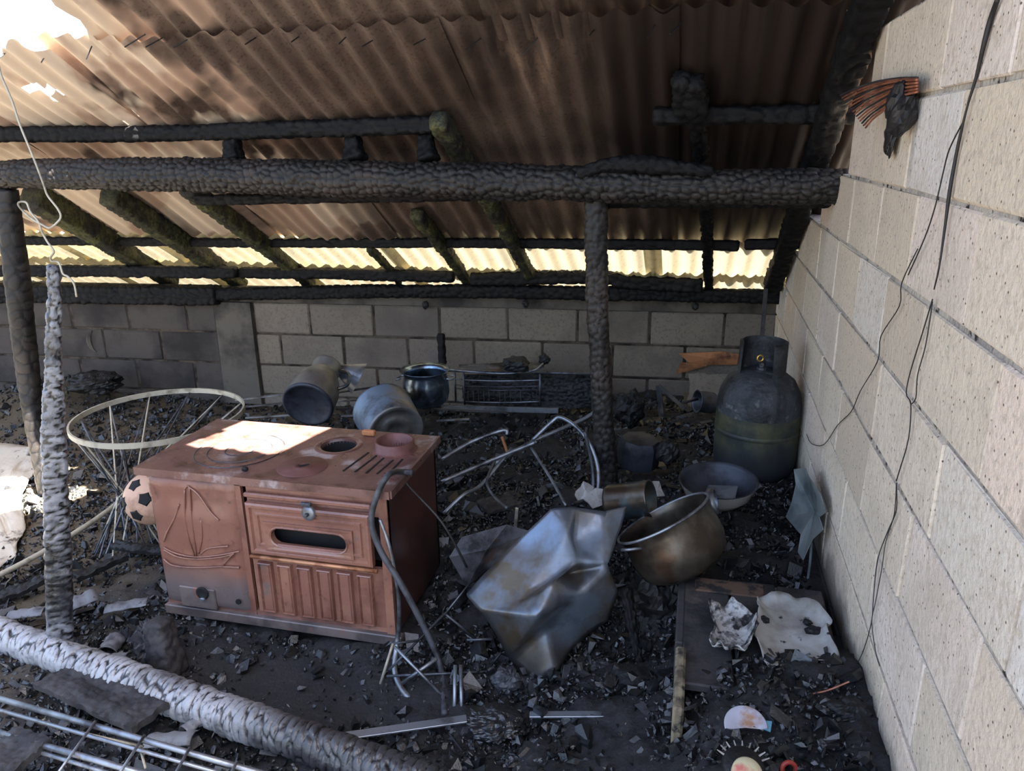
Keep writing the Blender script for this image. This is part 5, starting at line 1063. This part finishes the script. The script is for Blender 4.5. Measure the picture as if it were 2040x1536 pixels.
# stump standing before the left stove corner
charlog('stump', [atz(340, 1345, .0), atz(335, 1345, .0)+A([-.01, .01, .10]), atz(335, 1345, .0)+A([-.02, .02, .19])], [.055, .048, .04], .03, 9, .006, mboard, 'charred stump standing before the left front corner of the stove', 'stump', seed=81, sq=.3)
lump('ash_crust', atz(300, 1290, .07), (.05, .05, .09), 'grey crusty ash mass leaning on the left of the stump', mflake, seed=82, n=40, amp=.5, fr=4)
# ================================================================ RUBBLE (uncountable)
ICO = None
t_ = (1+5**.5)/2
IV = A([(-1, t_, 0), (1, t_, 0), (-1, -t_, 0), (1, -t_, 0), (0, -1, t_), (0, 1, t_), (0, -1, -t_), (0, 1, -t_), (t_, 0, -1), (t_, 0, 1), (-t_, 0, -1), (-t_, 0, 1)])/math.hypot(1, t_)
IF = A([(0, 11, 5), (0, 5, 1), (0, 1, 7), (0, 7, 10), (0, 10, 11), (1, 5, 9), (5, 11, 4), (11, 10, 2), (10, 7, 6), (7, 1, 8), (3, 9, 4), (3, 4, 2), (3, 2, 6), (3, 6, 8), (3, 8, 9), (4, 9, 5), (2, 4, 11), (6, 2, 10), (8, 6, 7), (9, 8, 1)])
CV = A([[i, j, k] for i in (-1, 1) for j in (-1, 1) for k in (-1, 1)], float)*.8
CF_ = A([(0, 1, 3), (0, 3, 2), (4, 6, 7), (4, 7, 5), (0, 4, 5), (0, 5, 1), (2, 3, 7), (2, 7, 6), (0, 2, 6), (0, 6, 4), (1, 5, 7), (1, 7, 3)])
def rotm(n):
    q = rng.normal(size=(n, 4)); q /= np.linalg.norm(q, axis=1)[:, None]; w, x, y, z = q.T
    return np.stack([np.stack([1-2*(y*y+z*z), 2*(x*y-z*w), 2*(x*z+y*w)], -1), np.stack([2*(x*y+z*w), 1-2*(x*x+z*z), 2*(y*z-x*w)], -1), np.stack([2*(x*z-y*w), 2*(y*z+x*w), 1-2*(x*x+y*y)], -1)], 1)
def rubble(name, n, smin, smax, m, label, base=IV, fcs=IF, xr=(-4.4, .43), yr=(.8, 4.15), flat=.6, dens=None, lift=.0, pw=2.2):
    x = rng.uniform(*xr, n*3); y = rng.uniform(*yr, n*3)
    keep = rng.random(n*3) < (1-.93*smoothmask(x, y))
    inst = (x > XL-.02) & (x < XR+.02) & (y > YF) & (y < YB); keep &= ~inst
    if dens is not None: keep &= rng.random(n*3) < dens(x, y)
    x = x[keep][:n]; y = y[keep][:n]; n = len(x)
    s = smin+(smax-smin)*rng.random(n)**pw
    sc = np.stack([s*rng.uniform(.6, 1.4, n), s*rng.uniform(.6, 1.2, n), s*rng.uniform(.35, 1, n)*flat], 1)
    Rm = rotm(n); k = len(base)
    V = (base[None]+.17*rng.normal(size=(n, k, 3)).clip(-1.6, 1.6))*(1+.2*rng.normal(size=(n, k, 1)).clip(-1, 1))*sc[:, None, :]
    V = np.einsum('nij,nkj->nki', Rm, V)
    z = height(x, y)+lift+s*.35+rng.random(n)*.006
    V += np.stack([x, y, z], 1)[:, None, :]
    F = (fcs[None]+(np.arange(n)*k)[:, None, None]).reshape(-1, 3)
    me = bpy.data.meshes.new(name); me.vertices.add(n*k); me.vertices.foreach_set('co', V.reshape(-1)); nf = len(F)
    me.loops.add(nf*3); me.loops.foreach_set('vertex_index', F.reshape(-1)); me.polygons.add(nf); me.polygons.foreach_set('loop_start', np.arange(nf)*3); me.polygons.foreach_set('loop_total', np.full(nf, 3))
    me.update(calc_edges=True); me.shade_flat(); me.materials.append(m); o = bpy.data.objects.new(name, me); COL.objects.link(o)
    return tag(o, label, 'rubble', kind='stuff')
leftd = lambda x, y: np.where(x < -1.9, np.where(y > 1.95, .55, 1.), 1.)*np.where((x > 0) & (y < 2.15), .8, 1)
rubble('charcoal_crumbs', 72000, .0025, .011, mchunk, 'fine charcoal crumbs scattered over the whole floor', dens=lambda x, y: leftd(x, y)*np.where((x < -3.2) | (y > 3.7), .4, 1), pw=1.6)
rubble('charcoal_lumps', 9000, .007, .022, mchunk, 'rounded charcoal lumps covering the floor', dens=leftd)
rubble('charcoal_blocks', 1500, .012, .034, mchunk, 'larger broken charcoal blocks in the heaps', base=CV, fcs=CF_, dens=lambda x, y: leftd(x, y)*np.where(x < -1.9, .6, 1))
rubble('char_splinters', 2600, .007, .022, mflake, 'thin grey char flakes lying on the heaps', base=CV*A([1.6, .8, .18]), fcs=CF_, flat=.5, dens=lambda x, y: leftd(x, y)*np.where(x < -.9, 1., .45), lift=.004)
